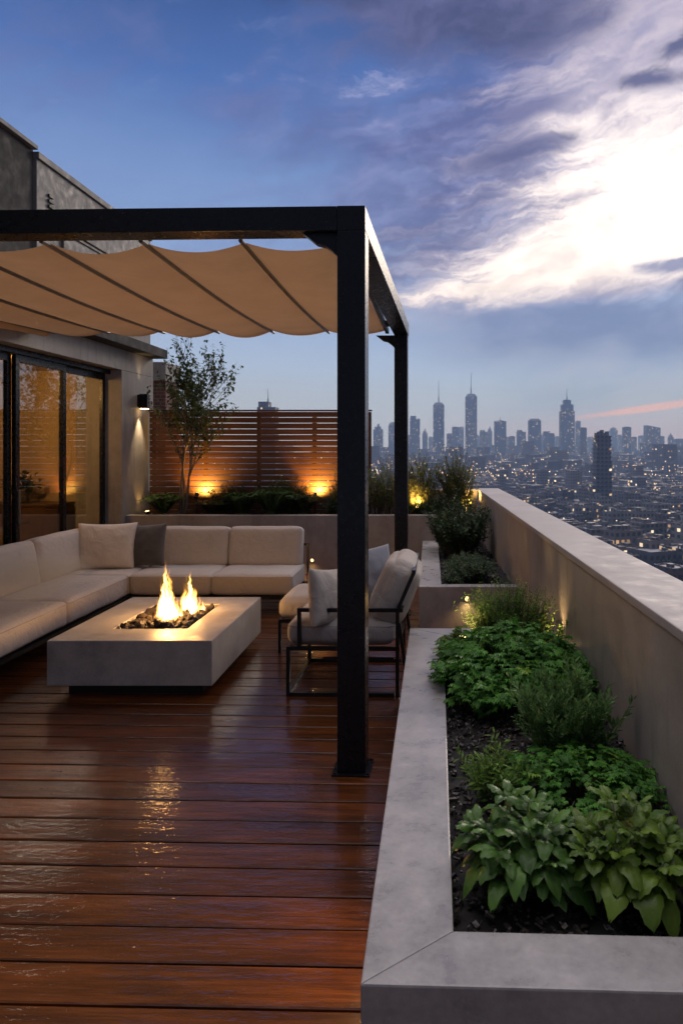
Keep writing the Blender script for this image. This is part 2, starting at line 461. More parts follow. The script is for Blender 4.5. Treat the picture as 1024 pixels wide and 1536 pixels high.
# faint darker and paler veils in the blue on the left
c = W.mix(W.mul(W.smooth(n1, 0.45, 0.72), W.mul(W.smooth(el, 16, 26), 0.6)), c, s2l(104, 116, 172))
c = W.mix(W.mul(W.smooth(n2, 0.56, 0.76), W.mul(W.smooth(el, 12, 20), 0.28)), c, s2l(140, 152, 205))
# violet cloud sheet through the middle
sheet = blob(3, 22, 24, 14, 0.1, 1.7, 0.5, -0.05, 1.0)
c = W.mix(W.mul(sheet, 0.9), c, W.mix(W.smooth(n2, 0.34, 0.68), s2l(88, 95, 150), s2l(128, 134, 186)))
# the bright break: everything right of a ragged edge
b_el = W.add(W.lin(el, 11.0, 18.0, -1.8, 8.4), W.lin(el, 18.0, 31.0, 0.0, 4.0))
s = W.add(W.sub(az, b_el), W.add(W.mul(nfc, 23.0), W.mul(n2c, 6.0)))
floor_ = W.add(W.sub(el, W.add(10.9, W.lin(az, 2, 20, 0.0, 1.7))), W.add(W.mul(nfc, 2.2), W.mul(n2c, 1.2)))
top_ = W.add(W.sub(26.0, el), W.add(W.mul(n1c, 10.0), W.mul(n2c, 5.0)))
fl = W.smooth(floor_, -0.2, 0.9)
edge_dark = W.mul(W.mul(W.smooth(s, -16, -4), W.smooth(el, 10.5, 13)), W.smooth(el, 33, 24))
c = W.mix(W.mul(edge_dark, W.smooth(n2, 0.62, 0.36, 0.05, 0.9)), c, s2l(96, 100, 146))
halo = W.mul(W.smooth(s, -9.0, 3.5), W.smooth(floor_, -2.2, 1.0))
c = W.mix(W.mul(halo, 0.80), c, W.mix(W.smooth(n2, 0.3, 0.7), s2l(182, 176, 206), s2l(236, 222, 232)))
gap = W.mul(W.mul(W.smooth(s, -2.4, 5.0), W.smooth(floor_, -0.4, 1.5)), W.smooth(top_, -2.5, 7.0))
c = W.mix(gap, c, W.mix(W.smooth(W.add(W.mul(n2, 0.5), W.mul(n1, 0.5)), 0.36, 0.6), (0.93, 0.84, 0.86), (1.5, 1.37, 1.33)))
# small lit wisps at the top of the sheet
w_ = W.mul(blob(-5.5, 28.0, 6, 4.5, 0.0, 0.6, 0.4, 0.0, 0.6), W.smooth(n2, 0.56, 0.72))
c = W.mix(W.mul(w_, 0.5), c, s2l(190, 190, 225))
# darker clouds
def dark(a0, e0, ra, re, tilt, col, k=0.95, w1=1.0, w2=0.6, lo=0.0, hi=0.5):
    global c
    c = W.mix(W.mul(blob(a0, e0, ra, re, tilt, w1, w2, lo, hi), k), c, col)
dcol = W.mix(W.smooth(n2, 0.3, 0.7), s2l(66, 70, 108), s2l(94, 97, 142))
dark(5, 32.0, 15, 4.6, 0.12, dcol, 0.95, 1.5, 1.1, -0.05, 0.7)
dark(-16, 36, 18, 5.0, 0.0, s2l(44, 58, 100), 0.85, 1.2, 0.6)
dark(6.5, 22.4, 6.5, 1.3, 0.16, s2l(92, 95, 140), 0.95, 1.0, 1.6, 0.0, 0.8)
dark(8.0, 25.4, 5.0, 1.0, 0.18, s2l(116, 116, 160), 0.8, 1.0, 1.6, 0.0, 0.8)
dark(17.3, 26.5, 4.6, 0.75, -0.04, s2l(96, 98, 138), 0.95, 1.6, 2.8, -0.05, 0.9)
dark(20.6, 28.6, 4.6, 0.95, 0.18, s2l(88, 92, 132), 0.95, 1.6, 2.8, -0.05, 0.9)
dark(20.0, 13.7, 5.5, 0.7, 0.05, s2l(146, 150, 190), 0.95, 1.4, 2.4, -0.05, 0.8)
bank = W.mul(W.mul(W.smooth(az, -4, 6), W.smooth(W.add(el, W.add(W.mul(n2c, 2.2), W.mul(n1c, 2.0))), 11.6, 10.2)), W.smooth(el, 5.0, 8.5))
c = W.mix(W.mul(bank, 0.88), c, W.mix(W.smooth(n1, 0.36, 0.66), s2l(112, 130, 180), s2l(148, 162, 204)))
pk = blob(18.0, 3.0, 9.0, 0.40, 0.13, 0.5, 0.5, 0.05, 0.75)
c = W.mix(W.mul(pk, 0.7), c, s2l(246, 190, 182))
# the rest of the overcast dome, overhead and behind
behind = W.smooth(W.m('ABSOLUTE', az), 62, 105)
c = W.mix(behind, c, W.mix(n3, (0.075, 0.095, 0.15), (0.15, 0.17, 0.24)))
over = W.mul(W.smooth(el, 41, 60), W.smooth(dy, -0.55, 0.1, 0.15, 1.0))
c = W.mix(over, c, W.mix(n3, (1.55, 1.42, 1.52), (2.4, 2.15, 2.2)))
c = W.mix(W.smooth(el, -0.5, -3), c, (0.20, 0.24, 0.34))
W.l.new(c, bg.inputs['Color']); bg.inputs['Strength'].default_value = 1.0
world.cycles.sampling_method = 'MANUAL'; world.cycles.sample_map_resolution = 1024

sun_d = bpy.data.lights.new('sun', 'SUN'); sun = bpy.data.objects.new('sun', sun_d); COL.objects.link(sun)
sun_d.energy = 0.8; sun_d.angle = R(16); sun_d.color = (1.0, 0.90, 0.84)
sd = Vector((math.sin(R(22))*math.cos(R(19)), math.cos(R(22))*math.cos(R(19)), math.sin(R(19))))
sun.rotation_euler = (-sd).to_track_quat('-Z', 'Y').to_euler()

def point(name, loc, power, col=(1.0, 0.60, 0.25), radius=0.03):
    l = bpy.data.lights.new(name, 'POINT'); o = bpy.data.objects.new(name, l); COL.objects.link(o)
    l.energy = power; l.color = col; l.shadow_soft_size = radius; o.location = loc; return o
def spot(name, loc, target, power, angle=70, col=(1.0, 0.60, 0.22), radius=0.02, blend=0.8):
    l = bpy.data.lights.new(name, 'SPOT'); o = bpy.data.objects.new(name, l); COL.objects.link(o)
    l.energy = power; l.color = col; l.shadow_soft_size = radius; l.spot_size = R(angle); l.spot_blend = blend
    o.location = loc; o.rotation_euler = (Vector(target)-Vector(loc)).to_track_quat('-Z', 'Y').to_euler(); return o

# ------------------------------------------------------------------ deck
ROT = R(-1.5)
mb = MB(); pw = 0.175
rd = random.Random(3)
for k in range(-14, 62):
    y0 = k*pw+0.0055; y1 = (k+1)*pw-0.0055
    off = rd.uniform(0, 2.4); xs = [-4.28]
    xx = -4.28+0.9+off
    xs.append(1.35)
    for a, b_ in zip(xs[:-1], xs[1:]):
        dz_ = rd.uniform(-0.0012, 0.0012); tl = rd.uniform(-0.0010, 0.0010)
        a0, b0 = a+0.0015, b_-0.0015
        n = len(mb.v)
        prof = [(y0, -0.03), (y0, -0.004), (y0+0.004, 0.0), ((y0+y1)/2, 0.0008), (y1-0.004, 0.0), (y1, -0.004), (y1, -0.03)]
        for X in (a0, b0):
            for (yy, zz) in prof:
                mb.v.append((X, yy, zz+dz_+tl*(yy-y0)/pw))
        P7 = len(prof)
        for i in range(P7-1):
            mb.f.append((n+i, n+P7+i, n+P7+i+1, n+i+1))
        mb.f.append(tuple(n+i for i in range(P7))); mb.f.append(tuple(n+P7+i for i in reversed(range(P7))))
deck = tag(mb.build('deck', M_DECK, rz=ROT), kind='structure')
tag(MB().box(-4.3, 1.0, -2.6, 10.2, -0.25, -0.036).build('deck_base', M_DARKSTEEL), kind='structure')

# ------------------------------------------------------------------ parapets
def px_in(y): return 0.858 - (y-2.36)*0.0220       # inner face of the long parapet
pa = empty('parapet_wall', (px_in(5), 5, 0), 0, 'long pale concrete parapet running along the planters beside the city view', 'wall')
def local(poly, o): return [(x-o.location.x, y-o.location.y) for x, y in poly]
Yn, Yf = -2.4, 10.03
body = [(px_in(Yn), Yn), (px_in(Yn)+0.33, Yn), (px_in(Yf)+0.30, Yf), (px_in(Yf), Yf)]
MB().prism(local(body, pa), -0.3, 1.03).build('wall_body', M_CONC, pa, 0.004)
cop = [(px_in(Yn)-0.009, Yn), (px_in(Yn)+0.342, Yn), (px_in(Yf)+0.305, Yf+0.22), (px_in(Yf)-0.009, Yf+0.22)]
MB().prism(local(cop, pa), 1.032, 1.072).build('coping', M_COPING, pa, 0.006)
pb = empty('parapet_wall', (-1.5, 10.1, 0), 0, 'low concrete parapet behind the back planter and the slatted fence', 'wall')
MB().prism(local([(-4.0, 10.035), (px_in(Yf)-0.015, 10.035), (px_in(Yf)-0.015, 10.25), (-4.0, 10.25)], pb), -0.3, 1.03).build('wall_body', M_CONC, pb, 0.004)
MB().prism(local([(-4.0, 10.025), (px_in(Yf)-0.013, 10.025), (px_in(Yf)-0.013, 10.26), (-4.0, 10.26)], pb), 1.032, 1.066).build('coping', M_COPING, pb, 0.005)

# ------------------------------------------------------------------ planters
def soil_mesh(poly, z, parent, seed, name='soil'):
    """poly = quad; bumpy sheet"""
    a, b_, c_, d = [Vector((x, y, 0)) for x, y in poly]
    mb = MB(); N1, N2 = 26, 60
    for i in range(N2+1):
        v = i/N2
        for j in range(N1+1):
            u = j/N1
            p = (a*(1-u)+b_*u)*(1-v)+(d*(1-u)+c_*u)*v
            h = mnoise.noise(Vector((p.x*9+seed, p.y*9, seed)))*0.022+mnoise.noise(Vector((p.x*34+seed, p.y*34, 1)))*0.012
            mb.v.append((p.x, p.y, z+h))
    for i in range(N2):
        for j in range(N1):
            n = i*(N1+1)+j
            mb.f.append((n, n+1, n+N1+2, n+N1+1))
    return mb.build(name, M_SOIL, parent, smooth=True)
def mulch(poly, z, parent, seed, count, s0, s1):
    r = random.Random(seed)
    a, b_, c_, d = [Vector((x, y, 0)) for x, y in poly]
    mb = MB()
    for i in range(count):
        u, v = r.random(), r.random()
        p = (a*(1-u)+b_*u)*(1-v)+(d*(1-u)+c_*u)*v
        s = r.uniform(s0, s1)
        M = Matrix.Translation((p.x, p.y, z+r.uniform(0.004, 0.022))) @ Euler((r.uniform(-.7, .7), r.uniform(-.7, .7), r.uniform(0, 6.3))).to_matrix().to_4x4()
        L_, W_, T_ = s*r.uniform(0.8, 1.6), s*r.uniform(0.5, 0.9), s*r.uniform(0.2, 0.5)
        n = len(mb.v)
        vs = []
        for (sx, sy, sz) in ((-1,-.6,-1),(.9,-1,-1),(1,.8,-1),(-.8,1,-1),(-.8,-.5,1),(.7,-.7,.8),(.8,.6,1),(-.6,.7,.9)):
            q_ = Vector((sx*L_*r.uniform(.4, .6), sy*W_*r.uniform(.4, .6), sz*T_*r.uniform(.4, .6)))
            vs.append(tuple(M @ q_))
        mb.v += vs
        mb.f += [tuple(n+i for i in f) for f in ((0,3,2,1),(4,5,6,7),(0,1,5,4),(1,2,6,5),(2,3,7,6),(3,0,4,7))]
    o = mb.build('bark_mulch', M_MULCH, parent)
    o['kind'] = 'stuff'
    return o
G2 = 0.0003
# near planter
RZ = 0.45
pn = empty('planter_box', (0.3, 3.2, 0), 0, 'long grey concrete planter in the foreground full of basil and parsley', 'planter', 'concrete planters')
oFL, oFR, oBL, oBR = (-0.162, 1.625), (px_in(1.6)-G2, 1.590), (-0.140, 4.79), (px_in(4.79)-G2, 4.775)
iFL, iFR, iBL, iBR = (0.060, 1.803), (px_in(1.78)-G2, 1.775), (0.088, 4.625), (px_in(4.62)-G2, 4.610)
MB().prism(local([oFL, oFR, iFR, (iFL[0]+G2, iFL[1])], pn), 0.0, RZ).build('planter_wall', M_RIM, pn, 0.006)
MB().prism(local([oFL, (iFL[0]-G2, iFL[1]), (iBL[0]-G2, iBL[1]), oBL], pn), 0.0, RZ).build('planter_wall', M_RIM, pn, 0.006)
MB().prism(local([(iBL[0]+G2, iBL[1]), iBR, oBR, oBL], pn), 0.0, RZ).build('planter_wall', M_RIM, pn, 0.006)
sq = local([(iFL[0]-.01, iFL[1]-.01), (iFR[0]-.004, iFR[1]-.01), (iBR[0]-.004, iBR[1]+.01), (iBL[0]-.01, iBL[1]+.01)], pn)
soil_mesh(sq, 0.385, pn, 2.0); mulch(sq, 0.385, pn, 5, 4200, 0.009, 0.026)
# middle planter
pm = empty('planter_box', (0.35, 7.6, 0), 0, 'smaller concrete planter with a lit step light, holding a grey-green bush', 'planter', 'concrete planters')
mFL, mFR, mBL, mBR = (-0.10, 6.19), (px_in(6.19)-G2, 6.185), (-0.10, 9.195), (px_in(9.2)-G2, 9.195)
jFL, jFR, jBL, jBR = (0.10, 6.31), (px_in(6.3)-G2, 6.305), (0.10, 9.19), (px_in(9.2)-G2, 9.19)
MB().prism(local([mFL, mFR, jFR, (jFL[0]+G2, jFL[1])], pm), 0.0, RZ).build('planter_wall', M_RIM, pm, 0.005)
MB().prism(local([mFL, (jFL[0]-G2, jFL[1]), (jBL[0]-G2, jBL[1]), mBL], pm), 0.0, RZ).build('planter_wall', M_RIM, pm, 0.005)
sq = local([(jFL[0]-.01, jFL[1]-.01), (jFR[0]-.004, jFR[1]-.01), (jBR[0]-.004, jBR[1]), (jBL[0]-.01, jBL[1])], pm)
soil_mesh(sq, 0.40, pm, 7.0); mulch(sq, 0.40, pm, 6, 900, 0.015, 0.035)
# back planter
BY = 9.2; BZ = 0.78
pk_ = empty('planter_box', (-1.6, 9.6, 0), 0, 'wide raised concrete planter against the slatted fence, behind the sofa', 'planter', 'concrete planters')
xr = px_in(9.4)-G2
MB().prism(local([(-3.995, BY), (xr, BY), (xr, BY+0.13), (-3.995, BY+0.13)], pk_), 0.0, BZ).build('planter_wall', M_CONC, pk_, 0.006)
sq = local([(-3.99, BY+0.125), (xr, BY+0.125), (xr, 10.03), (-3.99, 10.03)], pk_)
soil_mesh(sq, 0.71, pk_, 12.0); mulch(sq, 0.71, pk_, 8, 900, 0.02, 0.05)

# ------------------------------------------------------------------ slatted fence
fe = empty('slatted_fence', (-2.4, 9.97, 0), 0, 'reddish brown horizontal slat fence lit from below by garden lights', 'fence')
mb = MB(); z = 2.185-0.082; rf = random.Random(5)
while z > 0.70:
    x0 = -3.985
    for xe in (-2.44, -0.845):
        mb.box(x0+2.4, xe-0.003+2.4, -0.014+rf.uniform(-.002, .002), 0.011, z, z+0.073)
        x0 = xe
    z -= 0.082
mb.build('slats', M_SLAT, fe, 0.002, segs=1)
for X in (-3.93, -3.2, -2.44, -1.65, -0.87):
    MB().box(X+2.4-0.03, X+2.4+0.03, 0.013, 0.055, 0.69, 2.175).build('fence_post', M_SLAT, fe)
MB().box(-1.6, 1.57, -0.03, 0.056, 2.186, 2.206).build('cap_rail', M_SLAT, fe, 0.003)

# ------------------------------------------------------------------ building
bd = empty('apartment_building', (-4.0, 6.0, 0), 0, 'grey concrete penthouse with lit sliding glass doors on the left', 'building')
def bpart(name, mat, boxes, bevel=0.004, parent=None, **k):
    mb = MB()
    for (x0, x1, y0, y1, z0, z1) in boxes: mb.box(x0+4, x1+4, y0-6, y1-6, z0, z1)
    return mb.build(name, mat, parent or bd, bevel, **k)
bpart('column', M_WALL, [(-4.6, -4.0, 9.09, 10.12, -0.1, 2.678)])
bpart('lintel', M_WALL, [(-4.232, -4.0, 1.0, 9.088, 2.68, 2.948), (-4.6, -4.002, 9.09, 10.119, 2.681, 2.948)])
bpart('end_wall', M_WALL, [(-9.2, -4.602, 9.55, 10.10, -0.1, 4.70)])
bpart('front_wall', M_WALL, [(-9.2, -4.0, -4.0, 0.998, -0.1, 4.70)])
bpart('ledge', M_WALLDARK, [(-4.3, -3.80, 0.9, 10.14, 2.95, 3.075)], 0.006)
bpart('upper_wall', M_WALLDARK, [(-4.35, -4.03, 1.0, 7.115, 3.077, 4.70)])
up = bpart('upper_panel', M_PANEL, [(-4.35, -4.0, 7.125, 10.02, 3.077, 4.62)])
bpart('roof_coping', M_PANEL, [(-4.36, -3.98, 1.0, 7.118, 4.702, 4.745), (-4.36, -3.975, 7.12, 10.03, 4.622, 4.69)], 0.005)
bpart('panel_recess', M_DARKSTEEL, [(-3.999, -3.985, 7.62, 9.9, 4.02, 4.05), (-3.999, -3.985, 7.55, 9.9, 3.62, 3.64)], 0.002, up)
bpart('panel_band', M_PANEL, [(-3.999, -3.968, 7.60, 9.95, 4.06, 4.22), (-3.999, -3.972, 7.60, 9.95, 3.70, 3.98)], 0.006, up)
bpart('wall_vent', M_DARKSTEEL, [(-3.999, -3.98, 7.33, 7.42, 3.92+i*0.055, 3.95+i*0.055) for i in range(8)], 0.002, up)
bpart('interior_ceiling', M_PLASTER, [(-9.2, -4.235, 1.0, 9.548, 2.70, 2.80)], 0)
bpart('interior_floor', M_INFLOOR, [(-9.2, -4.235, 1.0, 9.548, -0.05, 0.02)], 0)
bpart('interior_wall', M_PLASTER, [(-9.2, -9.1, 1.0, 9.5, 0.021, 2.699), (-9.1, -4.36, 9.40, 9.549, 0.021, 2.699)], 0)
bpart('lower_storeys', M_WALL, [(-9.2, 1.1, -5.9, 10.2, -58.0, -0.26)], 0)
bpart('roof_slab', M_WALL, [(-9.2, -4.36, 1.0, 9.55, 3.0, 3.1)], 0)
# sliding doors: each leaf is a part with its glass
ys = [9.085, 8.03, 7.05, 5.95, 4.85, 3.75, 2.6, 1.5]
for i in range(len(ys)-1):
    yb, ya = ys[i], ys[i+1]
    off = 0.0 if i % 2 else -0.045
    xg = -4.19+off
    fr = bpart('sliding_door', M_BLACK, [(xg-0.022, xg+0.022, ya+0.001, ya+0.068, 0.03, 2.62), (xg-0.022, xg+0.022, yb-0.068, yb-0.001, 0.03, 2.62),
                                         (xg-0.021, xg+0.021, ya+0.068, yb-0.068, 2.545, 2.62), (xg-0.021, xg+0.021, ya+0.068, yb-0.068, 0.03, 0.11)], 0.003)
    bpart('glass_pane', M_GLASS, [(xg-0.003, xg+0.003, ya+0.066, yb-0.066, 0.108, 2.547)], 0, fr)
    if i in (1, 2):
        bpart('door_handle', M_ALU, [(xg+0.023, xg+0.045, ya+0.022, ya+0.046, 0.9, 1.25)], 0.003, fr)
bpart('door_track', M_BLACK, [(-4.262, -4.142, 1.0, 9.088, 2.622, 2.679), (-4.262, -4.142, 1.0, 9.088, -0.02, 0.028)], 0.002)

# things indoors
cur = MB(); NC = 60
for i in range(NC+1):
    yy = 5.75+1.28*i/NC; xx = -4.42+0.035*math.sin(i*0.95)+0.012*math.sin(i*2.3)
    for zz in (0.05, 2.66): cur.v.append((xx, yy, zz))
for i in range(NC): cur.f.append((2*i, 2*i+2, 2*i+3, 2*i+1))
co = cur.build('curtain', M_CURT, smooth=True)
sm = co.modifiers.new('thickness', 'SOLIDIFY'); sm.thickness = 0.004
tag(co, 'pale sheer curtain behind the glass door at the left edge', 'curtain')
sb = empty('sideboard', (-5.15, 9.1, 0.02), 0, 'dark walnut sideboard indoors against the amber wall', 'sideboard')
MB().box(-0.75, 0.42, -0.22, 0.22, 0.12, 0.90).build('cabinet_body', M_CABINET, sb, 0.006)
MB().box(-0.77, 0.44, -0.235, 0.225, 0.902, 0.935).build('cabinet_top', M_CABINET, sb, 0.004)
for X in (-0.68, 0.35):
    for Y in (-0.17, 0.17): MB().box(X-0.025, X+0.025, Y-0.025, Y+0.025, 0.0, 0.119).build('leg', M_CABINET, sb)
for X in (-0.45, -0.05): MB().box(X, X+0.12, -0.238, -0.222, 0.70, 0.72).build('drawer_pull', M_ALU, sb)
# hanging partition post seen through the glass
bpart('interior_post', M_DARKSTEEL, [(-5.20, -5.12, 8.1, 8.18, 0.021, 2.699)], 0.004)
point('ceiling_downlight_beam', (-5.0, 7.6, 2.5), 62, (1.0, 0.50, 0.15), 0.15)
point('ceiling_downlight_beam', (-6.6, 5.2, 2.5), 62, (1.0, 0.52, 0.17), 0.15)
for (X, Y) in ((-5.0, 7.6), (-6.6, 5.2), (-4.75, 8.6)):
    d = empty('ceiling_downlight', (X, Y, 2.699), 0, {(-5.0, 7.6): 'recessed downlight in the middle of the indoor ceiling', (-6.6, 5.2): 'recessed downlight deep inside the room', (-4.75, 8.6): 'recessed downlight nearest the far glass door'}[(X, Y)], 'ceiling light', 'indoor downlights')
    MB().tube([(0, 0, -0.012), (0, 0, 0)], [0.07, 0.075], 18).build('trim', M_BLACK, d)
    MB().tube([(0, 0, -0.016), (0, 0, -0.0125)], [0.05, 0.05], 18).build('lens', M_LAMP_SOFT, d)

# sconce
sc = empty('wall_sconce', (-4.0, 9.62, 2.31), 0, 'black up and down wall lamp on the concrete column', 'wall lamp')
MB().box(0.001, 0.022, -0.05, 0.05, -0.085, 0.085).build('back_plate', M_BLACK, sc, 0.003)
MB().box(0.023, 0.135, -0.045, 0.045, -0.105, 0.095).build('lamp_housing', M_BLACK, sc, 0.006)
MB().box(0.033, 0.125, -0.036, 0.036, -0.1125, -0.1055).build('lens', M_LAMP, sc)
spot('sconce_down_beam', (-3.92, 9.62, 2.185), (-3.975, 9.62, 0.9), 55, 62, (1.0, 0.72, 0.40), 0.02)
spot('sconce_up_beam', (-3.92, 9.62, 2.42), (-3.965, 9.62, 3.2), 9, 42, (1.0, 0.72, 0.40), 0.02)

# brick chimney behind the column
bc = empty('brick_chimney', (-4.55, 11.4, 0), 0, 'weathered red brick chimney peeping out behind the concrete column', 'chimney')
MB().box(-0.4, 0.36, -0.3, 0.3, -3.0, 2.72).build('stack', M_BRICK, bc)
MB().box(-0.44, 0.375, -0.34, 0.34, 2.722, 3.02).build('cap', M_WALL, bc, 0.01)

# ------------------------------------------------------------------ pergola
pg = empty('pergola', (-0.405, 3.68, 0), R(-1.9), 'black steel pergola frame standing on the wet deck', 'pergola')
RL = 3.40   # rear post distance
Z0, Z1 = 2.81, 2.935
for Y in (0.0, RL):
    w = 0.0725 if Y == 0 else 0.066
    MB().box(-w, w, Y-w, Y+w, 0.012, Z0-0.002).build('post', M_BLACK, pg, 0.004)
    pl = MB().box(-0.098, 0.098, Y-0.098, Y+0.098, 0.002, 0.0115).build('base_plate', M_BLACK, pg, 0.002)
    for sx in (-0.084, 0.084):
        for sy in (-0.084, 0.084): MB().tube([(sx, Y+sy, 0.0116), (sx, Y+sy, 0.017)], 0.007, 6).build('anchor_bolt', M_BLACK, pl)
MB().box(-3.59, -0.0745, -0.0725, 0.0725, Z0, Z1).build('beam', M_BLACK, pg, 0.004)
MB().box(-0.0735, 0.0725, -0.0725, 0.0725, Z0, Z1+0.001).build('corner_joint', M_BLACK, pg, 0.003)
MB().box(-0.0705, 0.0725, 0.0745, RL+0.07, Z0, Z1).build('beam', M_BLACK, pg, 0.004)
MB().box(-3.6, -0.072, RL-0.22, RL-0.16, 2.872, 2.925).build('cross_rail', M_BLACK, pg, 0.003)
def gusset(M_):
    M_ = M_ @ Matrix.Scale(0.62, 4)
    mb = MB(); pts = [(-0.30, 0), (0, 0), (0, -0.20), (-0.05, -0.15), (-0.11, -0.105), (-0.19, -0.085), (-0.24, -0.045)]
    n = len(mb.v)
    for yy in (-0.05, 0.05):
        for (x_, z_) in pts: mb.v.append(tuple(M_ @ Vector((x_, yy, z_))))
    k = len(pts)
    mb.f.append(tuple(range(k))); mb.f.append(tuple(reversed(range(k, 2*k))))
    for i in range(k):
        j = (i+1) % k; mb.f.append((i, k+i, k+j, j))
    o = mb.build('corner_bracket', M_BLACK, pg)
    bm = bmesh.new(); bm.from_mesh(o.data); bmesh.ops.recalc_face_normals(bm, faces=bm.faces); bm.to_mesh(o.data); bm.free()
gusset(Matrix.Translation((-0.0745, 0, Z0-0.002)))
gusset(Matrix.Translation((-0.068, RL, Z0-0.002)))

# canopy
cy = empty('shade_canopy', (-0.5, 3.95, 2.845), R(-0.5), 'sand coloured fabric shade hung in shallow waves under the pergola', 'canopy')
rods = [-0.545-0.553*i for i in range(6)]
edge = [0.03] + rods + [-3.5]
mb = MB(); NU, NV = 12, 30; L = 3.03
cols = []
for i in range(len(edge)-1):
    for k in range(NU): cols.append((i, k/NU))
cols.append((len(edge)-2, 1.0))
rcan = random.Random(4)
sag = [rcan.uniform(0.8, 1.25) for _ in edge]
for v in range(NV+1):
    t_ = v/NV
    for (i, u) in cols:
        x = edge[i]*(1-u)+edge[i+1]*u
        s_ = 4*u*(1-u)
        z = -s_*0.058*sag[i]*(1+0.25*math.sin(t_*5+i)) - 0.035*math.sin(PI*t_) + 0.006*mnoise.noise(Vector((x*3, t_*4, 2)))
        yv = t_*L + s_*(0.03 if v == NV else (-0.02 if v == 0 else 0))
        mb.v.append((x, yv, z))
nc = len(cols)
for v in range(NV):
    for j in range(nc-1):
        n = v*nc+j; mb.f.append((n, n+1, n+nc+1, n+nc))
fo = mb.build('fabric', M_CANOPY, cy, smooth=True)
for x in rods:
    pts = [(x, -0.09+3.17*k/10, -0.014-0.035*math.sin(PI*k/10)) for k in range(11)]
    MB().tube(pts, 0.0125, 8).build('support_rod', M_ALU, cy, smooth=False)
MB().box(0.028, 0.062, 0.05, 3.05, -0.03, 0.02).build('side_track', M_BLACK, cy, 0.003)

# ------------------------------------------------------------------ upholstery
def cushion_mesh(w, d, h, r=0.05, puff=0.03, n=14, seed=0.0, crown=1.0):
    """soft box centred on the origin"""
    bm = bmesh.new()
    bmesh.ops.create_cube(bm, size=2.0)
    bmesh.ops.subdivide_edges(bm, edges=bm.edges[:], cuts=n, use_grid_fill=True)
    hx, hy, hz = w/2, d/2, h/2
    r = min(r, hx, hy, hz)
    for v in bm.verts:
        p = v.co.copy()
        u, vv, ww = p.x, p.y, p.z
        # denser towards edges
        f = lambda a: math.copysign(1-(1-abs(a))**1.35, a)
        q_ = Vector((f(u)*hx, f(vv)*hy, f(ww)*hz))
        c_ = Vector((max(-hx+r, min(hx-r, q_.x)), max(-hy+r, min(hy-r, q_.y)), max(-hz+r, min(hz-r, q_.z))))
        dlt = q_-c_
        if dlt.length > 1e-6: q_ = c_+dlt.normalized()*r
        q_.z += math.copysign(puff*crown*(1-u**4)*(1-vv**4), ww)*abs(ww)**0.5
        q_.y += vv*puff*0.45*(1-u**4)*(1-ww*ww)
        q_.x += u*puff*0.45*(1-vv**4)*(1-ww*ww)
        nn = mnoise.noise(Vector((q_.x*5+seed, q_.y*5, q_.z*5+seed*2)))
        q_ += Vector((u, vv, ww)).normalized()*nn*0.007
        v.co = q_
    me = bpy.data.meshes.new('cushion')
    bm.to_mesh(me); bm.free()
    me.polygons.foreach_set('use_smooth', [True]*len(me.polygons))
    return me
def mesh_obj(name, me, mat, parent=None, loc=(0, 0, 0), rot=(0, 0, 0)):
    me.materials.append(mat)
    o = bpy.data.objects.new(name, me); COL.objects.link(o)
    if parent: o.parent = parent
    o.location = loc; o.rotation_euler = rot
    return o
def piping(w, d, z, r, parent, puff=0.02, rad=0.0042):
    pts = []
    hx, hy = w/2-0.004, d/2-0.004
    for (cx, cy_, a0) in ((hx-r, hy-r, 0), (-hx+r, hy-r, 90), (-hx+r, -hy+r, 180), (hx-r, -hy+r, 270)):
        for k in range(5):
            a = R(a0+22.5*k); pts.append((cx+r*math.cos(a), cy_+r*math.sin(a), z))
        # midpoints bulging slightly
    pts.append(pts[0])
    return MB().tube(pts, rad, 6, cap=False).build('piping', M_PIPE, parent, smooth=True)
def pillow_mesh(w, h, t, seed=0.0, n=26):
    mb = MB()
    idx = {}
    for side in (1, -1):
        for i in range(n+1):
            for j in range(n+1):
                u = -1+2*i/n; v = -1+2*j/n
                if side == -1 and (i in (0, n) or j in (0, n)): continue
                k = (1-u*u)**0.42*(1-v*v)**0.42 if abs(u) < 1 and abs(v) < 1 else 0
                x = u*w/2*(1-0.075*(1-v*v)**1.0*abs(u)); y = v*h/2*(1-0.075*(1-u*u)*abs(v))
                z = side*t/2*k
                cr = mnoise.noise(Vector((u*3+seed, v*3, seed)))*0.012*k
                # pulled creases towards the corners
                cr += 0.006*math.sin(8*(abs(u)-abs(v)))*k*(abs(u*v))
                idx[(side, i, j)] = len(mb.v); mb.v.append((x, y, z+side*cr))
    g = lambda s_, i, j: idx.get((s_, i, j), idx.get((1, i, j)))
    for side in (1, -1):
        for i in range(n):
            for j in range(n):
                f = (g(side, i, j), g(side, i+1, j), g(side, i+1, j+1), g(side, i, j+1))
                mb.f.append(f if side == 1 else tuple(reversed(f)))
    me = bpy.data.meshes.new('pillow'); me.from_pydata(mb.v, [], mb.f)
    me.polygons.foreach_set('use_smooth', [True]*len(me.polygons))
    return me

